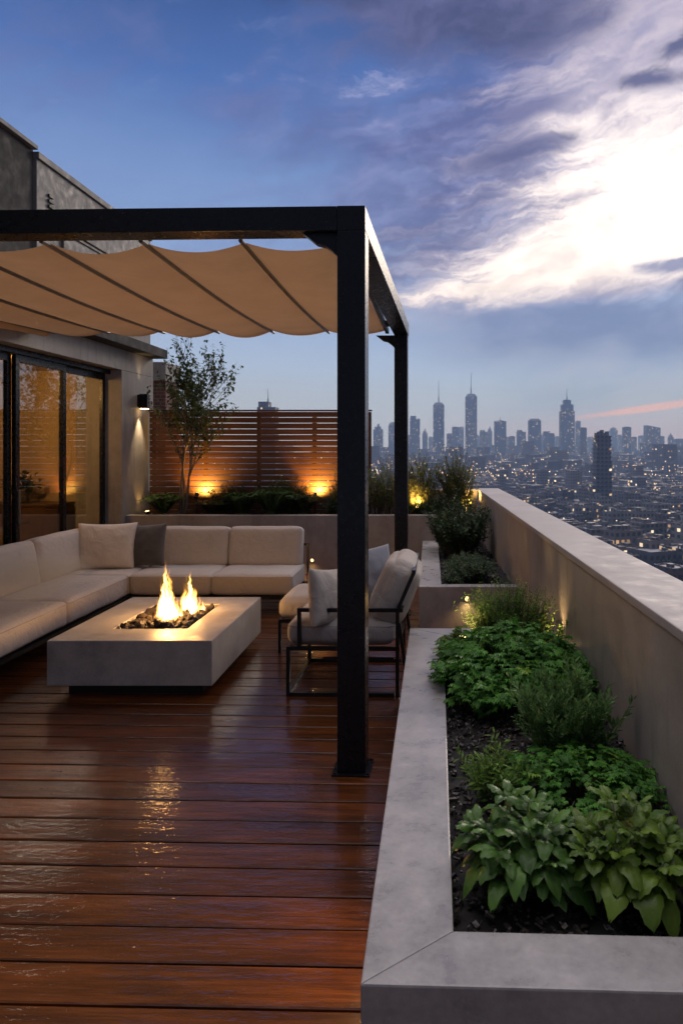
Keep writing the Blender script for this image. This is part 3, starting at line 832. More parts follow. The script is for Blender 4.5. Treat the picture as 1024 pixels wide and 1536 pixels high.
so = empty('corner_sofa', (-3.0, 7.0, 0), 0, 'large L-shaped oatmeal corner sofa with a dark metal base around the fire table', 'sofa')
S = lambda x, y, z: (x+3.0, y-7.0, z)
ST = 0.415; SH = 0.20; ZS = ST-0.02-SH/2
def seat(x0, x1, y0, y1, seed):
    w, d = x1-x0-0.006, y1-y0-0.006
    o = mesh_obj('seat_cushion', cushion_mesh(w, d, SH, 0.030, 0.012, 16, seed), M_SOFA, so, S((x0+x1)/2, (y0+y1)/2, ZS))
    piping(w+0.010, d+0.010, SH/2-0.022, 0.03, o)
seat(-3.025, -2.205, 7.03, 7.78, 1); seat(-2.205, -1.385, 7.03, 7.78, 2)
seat(-3.80, -3.025, 7.03, 7.78, 3); seat(-3.80, -3.025, 5.86, 7.03, 4); seat(-3.80, -3.025, 4.80, 5.86, 5)
def back(cx, cy_, w, rz, seed, h=0.43, z=0.585, lean=10, t=0.19):
    o = mesh_obj('back_cushion', cushion_mesh(w-0.008, h, t, 0.042, 0.018, 16, seed), M_SOFA, so, S(cx, cy_, z), Euler((R(90-lean), 0, rz)))
    piping(w-0.006, h+0.002, t/2-0.035, 0.055, o, rad=0.0038)
back(-1.80, 7.72, 0.79, 0, 11); back(-2.60, 7.72, 0.79, 0, 12); back(-3.36, 7.72, 0.72, 0, 13)
back(-3.76, 7.08, 0.98, R(90), 14, z=0.59); back(-3.76, 6.06, 1.02, R(90), 15, z=0.59); back(-3.76, 5.05, 0.98, R(90), 16, z=0.59)
mb = MB()
zb0, zb1 = 0.150, 0.180
for (a, b_) in (((-3.81, 7.035), (-1.375, 7.035)), ((-3.81, 7.80), (-1.375, 7.80)), ((-3.03, 4.78), (-3.03, 7.03)), ((-3.82, 4.78), (-3.82, 7.80)), ((-1.375, 7.02), (-1.375, 7.815)), ((-3.83, 4.785), (-3.02, 4.785))):
    mb.bar(S(a[0], a[1], 0.168), S(b_[0], b_[1], 0.168), 0.016)
mb.box(*[0.0]*0 or (-3.8+3, -1.4+3, 7.05-7, 7.79-7, 0.160, 0.172)); mb.box(-3.8+3, -3.05+3, 4.8-7, 7.04-7, 0.160, 0.172)
mb.build('base_frame', M_FRAME, so)
for (x, y) in ((-1.385, 7.03), (-1.385, 7.79), (-2.6, 7.79), (-3.03, 7.0), (-3.03, 5.86), (-3.03, 4.80), (-3.81, 4.80), (-3.81, 7.79), (-2.25, 7.05)):
    MB().bar(S(x, y, 0.001), S(x, y, 0.152), 0.014).build('leg', M_FRAME, so)
mb = MB(); mb.tube([S(-1.36, 7.80, 0.15), S(-1.36, 7.80, 0.60), S(-1.36, 7.74, 0.60)], 0.012, 4, square=True)
mb.tube([S(-1.36, 7.80, 0.60), S(-3.86, 7.86, 0.60), S(-3.88, 4.78, 0.60), S(-3.88, 4.78, 0.15)], 0.012, 4, square=True)
mb.build('back_rail', M_FRAME, so)

# scatter cushions
p = mesh_obj('throw_pillow', pillow_mesh(0.60, 0.50, 0.20, 3.0), M_CREAM, None, (-3.42, 7.40, 0.635), Euler((R(74), 0, R(9))))
tag(p, 'large cream pillow in the corner of the sofa', 'pillow', 'scatter cushions')
p = mesh_obj('throw_pillow', pillow_mesh(0.46, 0.46, 0.17, 8.0), M_CHAR, None, (-3.04, 7.50, 0.63), Euler((R(76), R(-4), R(-10))))
tag(p, 'charcoal pillow leaning beside the cream one on the sofa', 'pillow', 'scatter cushions')

# ------------------------------------------------------------------ fire table
ft = empty('fire_table', (-2.02, 5.38, 0), 0, 'low rectangular concrete fire table with two flames', 'fire table')
FX0, FX1, FY0, FY1 = -0.555, 0.555, -0.675, 0.685
OX0, OX1, OY0, OY1 = -0.25, 0.28, -0.36, 0.42
ZT = 0.386; ZB = 0.082
bm = bmesh.new()
def ring(bm, a, z): return [bm.verts.new((x, y, z)) for x, y in ((a[0], a[2]), (a[1], a[2]), (a[1], a[3]), (a[0], a[3]))]
ot = ring(bm, (FX0, FX1, FY0, FY1), ZT); ob = ring(bm, (FX0, FX1, FY0, FY1), ZB)
it = ring(bm, (OX0, OX1, OY0, OY1), ZT); ib = ring(bm, (OX0, OX1, OY0, OY1), 0.27)
for i in range(4):
    j = (i+1) % 4
    bm.faces.new((ob[i], ob[j], ot[j], ot[i])); bm.faces.new((ot[i], ot[j], it[j], it[i])); bm.faces.new((it[i], it[j], ib[j], ib[i]))
bm.faces.new(ib); bm.faces.new(list(reversed(ob)))
bmesh.ops.recalc_face_normals(bm, faces=bm.faces)
es = [e for e in bm.edges if e.calc_face_angle(0) > 0.5]
bmesh.ops.bevel(bm, geom=es, offset=0.006, segments=2, affect='EDGES', profile=0.6)
me = bpy.data.meshes.new('table_slab'); bm.to_mesh(me); bm.free()
mesh_obj('table_slab', me, M_FIRE, ft)
MB().box(-0.46, 0.46, -0.57, 0.58, 0.001, 0.0815).build('plinth', M_DARKSTEEL, ft)
MB().box(OX0+0.02, OX1-0.02, OY0+0.02, OY1-0.02, 0.271, 0.30).build('burner_tray', M_DARKSTEEL, ft)

def rock_mesh(seed):
    bm = bmesh.new(); bmesh.ops.create_icosphere(bm, subdivisions=2, radius=1.0)
    for v in bm.verts:
        d = v.co.normalized()
        v.co = d*(1+0.42*mnoise.noise(d*1.3+Vector((seed, 0, 0)))+0.22*mnoise.noise(d*3.7+Vector((0, seed, 0))))
        v.co.z *= 0.75
    me = bpy.data.meshes.new('lava_rock'); bm.to_mesh(me); bm.free(); me.materials.append(M_LAVA)
    return me
rmeshes = [rock_mesh(i*3.3+1) for i in range(6)]
rr = random.Random(12); k = 0
for layer, zz in ((0, 0.325), (1, 0.362)):
    ny = 15 if layer == 0 else 14; nx = 9 if layer == 0 else 8
    for i in range(nx):
        for j in range(ny):
            fx = (i+0.5)/nx; fy = (j+0.5)/ny
            if layer == 0 and 0.1 < fx < 0.9 and 0.08 < fy < 0.92 and rr.random() < 0.75: continue
            x = OX0+0.03+(OX1-OX0-0.06)*fx+rr.uniform(-.018, .018); y = OY0+0.03+(OY1-OY0-0.06)*fy+rr.uniform(-.018, .018)
            o = bpy.data.objects.new('lava_rock', rmeshes[k % 6]); COL.objects.link(o); k += 1
            s_ = rr.uniform(0.022, 0.040)
            o.location = (-2.02+x, 5.38+y, zz+rr.uniform(-0.01, 0.016)+ (0.012 if abs(fx-.5) < .25 else 0)); o.scale = (s_*rr.uniform(.9, 1.3), s_*rr.uniform(.8, 1.2), s_)
            o.rotation_euler = (rr.uniform(0, 6), rr.uniform(0, 6), rr.uniform(0, 6))
            tag(o, 'dark brown lava rock in the fire trough', 'rock', 'lava rocks in the fire trough')

# flames: small emitting volumes shaped by noise
def flame_mat(name, H, Rr, seed, k):
    m = bpy.data.materials.new(name); m.use_nodes = True
    nt = NT(m.node_tree); nt.n.clear()
    out = nt.node('ShaderNodeOutputMaterial')
    tc = nt.node('ShaderNodeTexCoord').outputs['Object']
    x, y, z = nt.sep(tc)
    h = nt.m('DIVIDE', z, H, clamp=True)
    wob = nt.sub(nt.noise(nt.comb(seed, 0.0, nt.mul(z, 9)), 1.0, 3), 0.5)
    wob2 = nt.sub(nt.noise(nt.comb(nt.mul(x, 14), nt.mul(y, 14), nt.add(nt.mul(z, 16), seed)), 1.0, 3), 0.5)
    xw = nt.add(nt.sub(x, nt.mul(wob, nt.mul(h, 0.14))), nt.mul(wob2, 0.035))
    # licks: the local height differs strongly from place to place across the flame
    tn = nt.noise(nt.comb(nt.mul(xw, 48), nt.mul(y, 40), nt.add(nt.mul(z, 5), seed)), 1.0, 2, 0.5)
    r = nt.m('SQRT', nt.add(nt.mul(xw, xw), nt.mul(y, y)))
    core = nt.m('POWER', nt.m('MAXIMUM', nt.sub(1.0, nt.m('DIVIDE', r, Rr*1.15)), 0.0), 0.75)
    lick = nt.smooth(tn, 0.36, 0.66, 0.30, 1.12)
    hloc = nt.mul(core, lick)
    f = nt.sub(nt.mul(hloc, 1.05), nt.mul(h, 0.98))
    f = nt.sub(f, nt.smooth(z, 0.03, -0.01, 0.0, 0.25))
    dens = nt.m('POWER', nt.smooth(f, 0.0, 0.26), 1.3)
    col = nt.ramp(f, [(0.0, (1.0, 0.20, 0.015)), (0.10, (1.0, 0.33, 0.04)), (0.28, (1.0, 0.52, 0.12)), (0.5, (1.0, 0.66, 0.26))])
    em = nt.node('ShaderNodeEmission'); nt.l.new(col, em.inputs['Color'])
    nt.put(em.inputs['Strength'], nt.mul(dens, nt.lin(f, 0, 0.4, k*0.5, k*1.7)))
    nt.l.new(em.outputs[0], out.inputs['Volume'])
    m.cycles.emission_sampling = 'NONE'
    try: m.cycles.volume_step_rate = 0.08
    except Exception: pass
    return m
def flame(loc, H, Rr, seed, k, label):
    mb = MB(); zs = [(-0.01, 1.0), (0.10*H, 1.35), (0.3*H, 1.4), (0.55*H, 1.3), (0.8*H, 1.1), (H, 0.9)]
    mb.tube([(0, 0, z) for z, _ in zs], [Rr*q_ for _, q_ in zs], 14)
    o = mb.build('flame', flame_mat('flame_'+str(seed), H, Rr, seed, k), loc=loc)
    return tag(o, label, 'flame', 'flames of the fire table')
flame((-1.985, 5.28, 0.365), 0.47, 0.085, 3.1, 125, 'taller left flame rising from the lava rocks')
flame((-1.90, 5.53, 0.365), 0.36, 0.075, 7.7, 115, 'shorter right flame rising from the lava rocks')
flame((-1.95, 5.40, 0.36), 0.17, 0.055, 12.9, 70, 'small low flame between the two tall ones')
flame((-1.83, 5.60, 0.36), 0.14, 0.05, 17.3, 60, 'smallest flicker at the right end of the fire')
point('fire_glow', (-1.985, 5.28, 0.52), 13, (1.0, 0.48, 0.15), 0.09)
point('fire_glow', (-1.90, 5.53, 0.50), 9, (1.0, 0.48, 0.15), 0.08)

def smoke():
    m = bpy.data.materials.new('thin_smoke'); m.use_nodes = True
    nt = NT(m.node_tree); nt.n.clear(); out = nt.node('ShaderNodeOutputMaterial')
    tc = nt.node('ShaderNodeTexCoord').outputs['Object']
    x, y, z = nt.sep(tc)
    r = nt.m('SQRT', nt.add(nt.add(nt.mul(x, x), nt.mul(y, y)), nt.mul(z, z)))
    n = nt.noise(nt.comb(nt.mul(x, 1.3), nt.mul(y, 1.0), nt.mul(z, 1.6)), 1.0, 3)
    dn = nt.mul(nt.smooth(nt.add(r, nt.mul(nt.sub(n, 0.5), 0.9)), 0.95, 0.15), 3.2)
    v = nt.node('ShaderNodeVolumePrincipled'); v.inputs['Color'].default_value = (0.9, 0.88, 0.86, 1); v.inputs['Absorption Color'].default_value = (1, 1, 1, 1)
    nt.put(v.inputs['Density'], dn); nt.l.new(v.outputs[0], out.inputs['Volume'])
    bm = bmesh.new(); bmesh.ops.create_icosphere(bm, subdivisions=3, radius=1.0); me = bpy.data.meshes.new('smoke'); bm.to_mesh(me); bm.free()
    o = mesh_obj('smoke', me, m, None, (-3.22, 5.75, 0.64)); o.scale = (0.42, 0.75, 0.24)
    tag(o, 'thin drift of pale smoke over the left side of the sofa', 'smoke', None, 'stuff')
smoke()

# ------------------------------------------------------------------ armchair, ottoman
ac = empty('armchair', (-0.58, 5.1, 0), R(-1), 'metal framed lounge armchair with cream cushions behind the front pergola post', 'armchair')
A = lambda x, y, z: (x+0.58, y-5.1, z)
mb = MB(); tb = 0.0125
yN, yF = 4.74, 5.50
for y in (yN, yF):
    mb.bar(A(-0.955, y, 0.001), A(-0.955, y, 0.315), tb)          # front leg
    mb.bar(A(-0.945, y, 0.0135), A(-0.235, y, 0.0135), tb)        # runner
    mb.bar(A(-0.215, y, 0.001), A(-0.215, y, 0.575), tb)
    mb.bar(A(-0.88, y, 0.33), A(-0.88, y, 0.575), tb)             # arm post
    mb.bar(A(-0.893, y, 0.585), A(-0.19, y, 0.585), tb)           # arm
    mb.bar(A(-0.21, y, 0.598), A(-0.105, y, 0.84), tb)            # raked back upright
    mb.bar(A(-0.135, y, 0.012), A(-0.205, y, 0.50), tb*0.9)
    mb.bar(A(-0.967, y, 0.325), A(-0.20, y, 0.325), tb)           # seat rail
    mb.bar(A(-0.72, y, 0.255), A(-0.24, y, 0.255), tb*0.8)
for (x, z) in ((-0.955, 0.325), (-0.215, 0.325), (-0.105, 0.845), (-0.955, 0.0135), (-0.19, 0.585)):
    mb.bar(A(x, yN-0.012, z), A(x, yF+0.012, z), tb*0.98)
mb.build('chair_frame', M_FRAME, ac)
o = mesh_obj('seat_cushion', cushion_mesh(0.735, 0.72, 0.155, 0.055, 0.018, 14, 21), M_SOFA, ac, A(-0.605, 5.12, 0.415))
piping(0.735, 0.72, 0.05, 0.05, o)
o = mesh_obj('back_cushion', cushion_mesh(0.46, 0.66, 0.22, 0.10, 0.03, 16, 23), M_CREAM, ac, A(-0.245, 5.12, 0.675), Euler((0, R(-66), 0)))
p = mesh_obj('throw_pillow', pillow_mesh(0.42, 0.40, 0.17, 5.0), M_CREAM, None, (-0.705, 4.88, 0.645), Euler((R(80), R(8), R(62))))
tag(p, 'cream pillow propped at the near arm of the armchair', 'pillow', 'scatter cushions')
p = mesh_obj('throw_pillow', pillow_mesh(0.44, 0.44, 0.16, 6.0), M_GREY, None, (-0.46, 5.36, 0.70), Euler((R(72), R(-4), R(35))))
tag(p, 'blue-grey pillow on the armchair half hidden by the post', 'pillow', 'scatter cushions')
otm = empty('ottoman', (-0.93, 6.05, 0), R(-2), 'low upholstered ottoman on thin metal legs between sofa and armchair', 'ottoman')
mesh_obj('seat_cushion', cushion_mesh(0.60, 0.66, 0.16, 0.05, 0.02, 12, 31), M_SOFA, otm, (0, 0, 0.36))
mb = MB()
for (a, b_) in (((-.29, -.32), (.29, -.32)), ((-.29, .32), (.29, .32)), ((-.29, -.32), (-.29, .32)), ((.29, -.32), (.29, .32))):
    mb.bar((a[0], a[1], 0.26), (b_[0], b_[1], 0.26), 0.0125)
mb.build('base_frame', M_FRAME, otm)
for x in (-.29, .29):
    for y in (-.32, .32): MB().bar((x, y, 0.001), (x, y, 0.262), 0.012).build('leg', M_FRAME, otm)

# ------------------------------------------------------------------ plants
def rv(r, s=1.0): return Vector((r.uniform(-s, s), r.uniform(-s, s), r.uniform(-s, s)))
def plant(name, loc, label, cat, group, leaves, stems, mleaf, mstem):
    e = empty(name, loc, 0, label, cat, group)
    leaves.build('foliage', mleaf, e, smooth=True)
    if stems.v: stems.build('stem', mstem, e, smooth=True)
    return e
def basil(loc, R_, H, n, seed, mat, label):
    r = random.Random(seed); lv = MB(); st = MB()
    def leaf(p_, d, L_, droop):
        """broad puckered leaf with a rounded outline and a short stalk"""
        d = d.normalized(); up = Vector((0, 0, 1))+rv(r, .22); side = d.cross(up).normalized(); nrm = side.cross(d).normalized()
        seg, half = 8, 3; lv.tone += [r.random()]*(8*6); n0 = len(lv.v); wv = r.uniform(0.5, 0.66); ph = r.uniform(0, 6); cup = r.uniform(-0.10, 0.22); tw = r.uniform(-.35, .35)
        for i in range(seg+1):
            t_ = i/seg
            w = wv*L_*0.5*max(0.03, (math.sin(PI*t_**0.82))**0.62*(1-0.22*t_))
            if i == seg: w = 0.002
            c_ = p_+d*(L_*(t_-0.22*droop*t_*t_))+nrm*(L_*0.16*math.sin(PI*t_*0.8))-Vector((0, 0, 1))*(droop*L_*0.62*t_*t_)
            sd_ = (side+nrm*tw*t_).normalized()
            for k in range(-half, half+1):
                f_ = k/half
                puck = 0.065*L_*math.sin(i*2.4+abs(k)*1.9+ph)*abs(f_)*(1-0.3*abs(f_))
                lv.v.append(tuple(c_+sd_*(w*f_)+nrm*(abs(f_)*w*cup*1.6-(f_*f_)*w*0.42+0.10*w*(1-abs(f_))*0-(0.05*L_ if k == 0 else 0)*0.5+puck)))
        m_ = 2*half+1
        for i in range(seg):
            for k in range(m_-1):
                a_ = n0+i*m_+k; lv.f.append((a_, a_+1, a_+m_+1, a_+m_))
    for s_ in range(n):
        a = 2.39996*s_+r.uniform(-.2, .2); q_ = math.sqrt((s_+0.3)/n); rad = R_*q_*0.78
        Ht = H*r.uniform(0.8, 1.05)*(1-0.42*q_*q_)
        b0 = Vector((math.cos(a)*rad*0.3, math.sin(a)*rad*0.3, 0)); tip = Vector((math.cos(a)*rad, math.sin(a)*rad, Ht)); mid = b0.lerp(tip, .5)+Vector((0, 0, .025))
        st.tube([b0, mid, tip], [0.0045, 0.0038, 0.0025], 5)
        nodes = 5
        for k in range(nodes):
            t_ = 0.3+0.7*k/(nodes-1)
            p_ = b0.lerp(mid, t_*2) if t_ < 0.5 else mid.lerp(tip, t_*2-1)
            top = k == nodes-1
            for j in range(5 if top else 2):
                th = a+(PI*j if not top else 2*PI*j/5)+(PI/2 if k % 2 else 0)+r.uniform(-.4, .4)
                d = Vector((math.cos(th), math.sin(th), r.uniform(0.15, 0.6) if top else r.uniform(-.05, .35)))+Vector((math.cos(a), math.sin(a), 0))*(0.8*q_)
                L_ = r.uniform(0.040, 0.075) if top else r.uniform(0.078, 0.125)*(1.0 if k > 1 else 1.15)
                st.tube([p_, p_+d.normalized()*0.018], [0.0014, 0.001], 3, cap=False)
                leaf(p_+d.normalized()*0.016, d, L_, r.uniform(0.3, 0.9) if not top else r.uniform(0, .4))
    for s_ in range(11):
        a = 2*PI*s_/11+r.uniform(-.25, .25)
        p_ = Vector((math.cos(a)*R_*0.55, math.sin(a)*R_*0.55, H*r.uniform(0.3, 0.55)))
        leaf(p_, Vector((math.cos(a), math.sin(a), r.uniform(0, .3))), r.uniform(0.12, 0.165), r.uniform(0.6, 1.2))
    return plant('basil_plant', loc, label, 'herb', 'herbs in the foreground planter', lv, st, mat, M_STEM)
basil((0.265, 2.06, 0.39), 0.185, 0.26, 12, 1, M_BASIL, 'dark green basil plant nearest the left edge of the planter')
basil((0.575, 2.03, 0.39), 0.20, 0.26, 14, 2, M_BASIL2, 'basil plant with warm light in its leaf colour, spilling over the front rim by the parapet')

def parsley(loc, RX, RY, H, n, seed, mat, label, leaf=0.035, cat='herb', name='parsley_plant', group='herbs in the foreground planter'):
    r = random.Random(seed); lv = MB(); st = MB()
    for s_ in range(n):
        a = r.uniform(0, 2*PI); q_ = math.sqrt(r.random())
        x, y = math.cos(a)*q_*RX, math.sin(a)*q_*RY
        z = H*(1-0.55*q_*q_)*r.uniform(0.72, 1.05)*(1+0.22*mnoise.noise(Vector((x*8+seed, y*8, 0))))
        tip = Vector((x, y, z)); b0 = Vector((x*0.25, y*0.25, 0)); mid = Vector((x*0.55, y*0.55, z*0.72))
        st.tube([b0, mid, tip], [0.0028, 0.0024, 0.0015], 4, cap=False)
        outd = Vector((x/RX, y/RY, 0.45)).normalized() if q_ > 0.05 else Vector((0, 0, 1))
        for k in range(r.randint(4, 6)):
            d = (outd*0.8+rv(r, 0.9)); d.z = abs(d.z)*0.4-0.15
            p_ = tip+rv(r, leaf*0.9)
            lv.fan(p_, d, Vector((0, 0, 1))+rv(r, .5)+outd*0.5, leaf*r.uniform(0.7, 1.25), r.choice((3, 3, 5)))
    return plant(name, loc, label, cat, group, lv, st, mat, M_STEM)
parsley((0.44, 3.72, 0.38), 0.38, 0.52, 0.30, 330, 3, M_PARS, 'big bright green parsley clump in the middle of the planter', 0.046)
parsley((0.56, 2.62, 0.38), 0.28, 0.26, 0.15, 170, 4, M_PARS, 'low dark parsley patch between the rosemary and the basil', 0.028)
parsley((0.20, 4.15, 0.38), 0.17, 0.26, 0.22, 60, 41, M_DILL, 'small leafy herb leaning over the left rim beside the parsley', 0.028)

def wispy(name, loc, RX, RY, H, n, seed, mleaf, mstem, label, cat, group, leaf=0.03, lw=0.3, per=26, spread=0.6, lean=0.25, branch=2, sr=0.0025, t0=0.15, droop=0.2, acute=0.0):
    r = random.Random(seed); lv = MB(); st = MB()
    for s_ in range(n):
        a = r.uniform(0, 2*PI); q_ = math.sqrt(r.random())
        b0 = Vector((math.cos(a)*q_*RX*0.45, math.sin(a)*q_*RY*0.45, 0))
        h_ = H*r.uniform(0.55, 1.0)*(1-0.35*q_)
        tip = Vector((math.cos(a)*q_*RX, math.sin(a)*q_*RY, h_))+rv(r, 0.05*H)
        pts = [b0]
        for k in range(1, 6):
            t_ = k/5
            pts.append(b0.lerp(tip, t_)+Vector((math.cos(a), math.sin(a), 0))*(-0.12*H*lean*math.sin(PI*t_))+rv(r, 0.018*H))
        paths = [(pts, sr)]
        for b_ in range(branch):
            i = r.randint(1, 3); aa = r.uniform(0, 2*PI)
            L_ = h_*r.uniform(0.25, 0.45)
            d = Vector((math.cos(aa)*spread, math.sin(aa)*spread, 0.9)).normalized()
            paths.append(([pts[i], pts[i]+d*L_*0.5+rv(r, .01), pts[i]+d*L_+Vector((0, 0, 0.04*H))], sr*0.7))
        for pth, rad in paths:
            st.tube(pth, [rad*(1-0.7*i/(len(pth)-1)) for i in range(len(pth))], 4, cap=False)
            m_ = max(5, int(per*(1.0 if pth is pts else 0.5)))
            for k in range(m_):
                t_ = t0+(1-t0)*k/m_+r.uniform(0, 0.02)
                f_ = min(t_, 0.999)*(len(pth)-1); i = int(f_)
                p_ = pth[i].lerp(pth[i+1], f_-i); ax = (pth[i+1]-pth[i]).normalized()
                d = rv(r).cross(ax)
                if d.length < 1e-3: continue
                d = d.normalized()+ax*(r.uniform(0.3, 0.9)+acute)
                lv.leaf(p_, d, Vector((0, 0, 1))+rv(r, .6), leaf*r.uniform(0.6, 1.25), leaf*lw*r.uniform(.8, 1.2), 0.15, droop, 2)
    return plant(name, loc, label, cat, group, lv, st, mleaf, mstem)
HG = 'herbs in the foreground planter'
wispy('rosemary_plant', (0.58, 2.92, 0.38), 0.27, 0.22, 0.48, 62, 5, M_ROSE, M_STEM, 'feathery upright rosemary bush beside the parapet', 'herb', HG, 0.034, 0.26, 60, 0.35, 0.25, 3, 0.0025, 0.1, 0.0, 0.7)
wispy('thyme_plant', (0.245, 2.60, 0.385), 0.17, 0.15, 0.27, 26, 6, M_DILL, M_STEM, 'small spiky herb on bare mulch near the left rim', 'herb', HG, 0.042, 0.24, 18, 0.6, 0.3, 2)
wispy('dill_plant', (0.50, 4.40, 0.38), 0.33, 0.19, 0.60, 150, 7, M_DILL, M_STEM, 'tall airy dill with thin stems at the far end of the planter', 'herb', HG, 0.026, 0.3, 26, 0.5, 0.2, 3)
wispy('oregano_plant', (0.70, 4.25, 0.38), 0.13, 0.30, 0.44, 16, 71, M_DILL, M_TWIG, 'loose leafy oregano sprigs against the parapet', 'herb', HG, 0.034, 0.5, 16, 0.5, 0.3, 2, 0.0025)
# middle planter
wispy('lavender_bush', (0.37, 6.72, 0.41), 0.27, 0.36, 0.30, 170, 9, M_SAGE, M_STEM, 'rounded grey-green bush in the middle planter', 'shrub', 'shrubs in the middle planter', 0.034, 0.30, 26, 0.7, 0.3, 3)
wispy('lavender_bush', (0.22, 6.47, 0.41), 0.12, 0.12, 0.15, 45, 10, M_SAGE, M_STEM, 'small grey-green tuft in front of the rounded bush', 'shrub', 'shrubs in the middle planter', 0.028, 0.30, 20, 0.7, 0.3, 2)
wispy('dark_shrub', (0.34, 8.25, 0.41), 0.42, 0.62, 0.80, 110, 11, M_DARKLEAF, M_TWIG, 'dense dark green shrub at the back of the middle planter', 'shrub', 'shrubs in the middle planter', 0.055, 0.42, 30, 0.7, 0.3, 3, 0.004)
# back planter
BG = 'shrubs in the back planter'
def fern(loc, Rr, H, n, seed, label, mat=None):
    r = random.Random(seed); lv = MB(); st = MB()
    for s_ in range(n):
        a = 2*PI*s_/n+r.uniform(-.25, .25); q_ = r.uniform(0.45, 1.0)
        pts = []
        for k in range(9):
            t_ = k/8
            pts.append(Vector((math.cos(a)*Rr*q_*t_, math.sin(a)*Rr*q_*t_, H*(1.25-0.35*q_)*(math.sin(t_*PI*0.62))))+rv(r, .006))
        st.tube(pts, [0.004*(1-0.8*k/8) for k in range(9)], 4, cap=False)
        for k in range(1, 30):
            t_ = 0.12+0.88*k/30; f_ = min(t_, .999)*8; i = int(f_)
            p_ = pts[i].lerp(pts[i+1], f_-i); ax = (pts[i+1]-pts[i]).normalized(); sd_ = ax.cross(Vector((0, 0, 1)))
            if sd_.length < 1e-3: continue
            sd_.normalize(); L_ = 0.085*math.sin(PI*min(1, t_*0.9+0.1))+0.015
            for sg in (-1, 1):
                lv.leaf(p_, sd_*sg+ax*0.55, Vector((0, 0, 1))+rv(r, .2), L_, L_*0.28, 0.1, 0.35, 2)
    return plant('fern', loc, label, 'fern', BG, lv, st, mat or M_FERN, M_STEM)
fern((-3.62, 9.50, 0.71), 0.36, 0.30, 26, 21, 'bushy fern beside the concrete column')
fern((-2.55, 9.52, 0.71), 0.34, 0.32, 22, 22, 'fern at the middle of the fence, left of the larger one')
fern((-2.15, 9.46, 0.71), 0.42, 0.36, 26, 23, 'largest fern, at the middle of the back planter')
fern((-1.72, 9.56, 0.71), 0.32, 0.30, 22, 24, 'dark fern just left of the right fence light', M_DARKLEAF)
fern((-3.0, 9.62, 0.71), 0.30, 0.22, 20, 25, 'low dark fern right of the small tree', M_DARKLEAF)
wispy('low_shrub', (-1.15, 9.5, 0.71), 0.35, 0.22, 0.42, 60, 26, M_DARKLEAF, M_TWIG, 'dark leafy shrub behind the front pergola post', 'shrub', BG, 0.05, 0.4, 24, 0.6, 0.3, 3, 0.004)
wispy('tall_shrub', (-0.62, 9.62, 0.71), 0.36, 0.25, 1.02, 60, 27, M_WISP, M_TWIG, 'wispy tall shrub between the fence end and the rear post', 'shrub', BG, 0.045, 0.34, 26, 0.5, 0.3, 3, 0.004, 0.25)
wispy('tall_shrub', (-0.16, 9.66, 0.71), 0.38, 0.22, 1.10, 70, 28, M_WISP, M_TWIG, 'wispy tall shrub just right of the rear post, lit amber', 'shrub', BG, 0.045, 0.34, 28, 0.5, 0.3, 3, 0.004, 0.25)
wispy('tall_shrub', (0.36, 9.70, 0.71), 0.38, 0.22, 1.14, 76, 29, M_WISP, M_TWIG, 'tallest wispy shrub in the corner by the long parapet', 'shrub', BG, 0.045, 0.34, 30, 0.5, 0.3, 3, 0.004, 0.2)
wispy('low_shrub', (0.12, 9.45, 0.71), 0.5, 0.16, 0.34, 70, 30, M_DARKLEAF, M_TWIG, 'low dark shrub in front of the wispy corner shrubs', 'shrub', BG, 0.045, 0.42, 22, 0.6, 0.3, 3, 0.003)

wispy('low_shrub', (-2.75, 9.74, 0.71), 0.38, 0.12, 0.58, 60, 61, M_DARKLEAF, M_TWIG, 'dark feathery shrub against the fence right of the tree', 'shrub', BG, 0.045, 0.34, 24, 0.6, 0.3, 3, 0.003)
wispy('low_shrub', (-2.05, 9.76, 0.71), 0.44, 0.12, 0.70, 70, 62, M_FERN, M_TWIG, 'green feathery shrub against the middle of the fence', 'shrub', BG, 0.045, 0.34, 24, 0.6, 0.3, 3, 0.003)
wispy('low_shrub', (-1.22, 9.78, 0.71), 0.26, 0.12, 0.85, 30, 63, M_WISP, M_TWIG, 'thin tall shrub against the fence behind the front post', 'shrub', BG, 0.045, 0.34, 24, 0.6, 0.3, 3, 0.003)

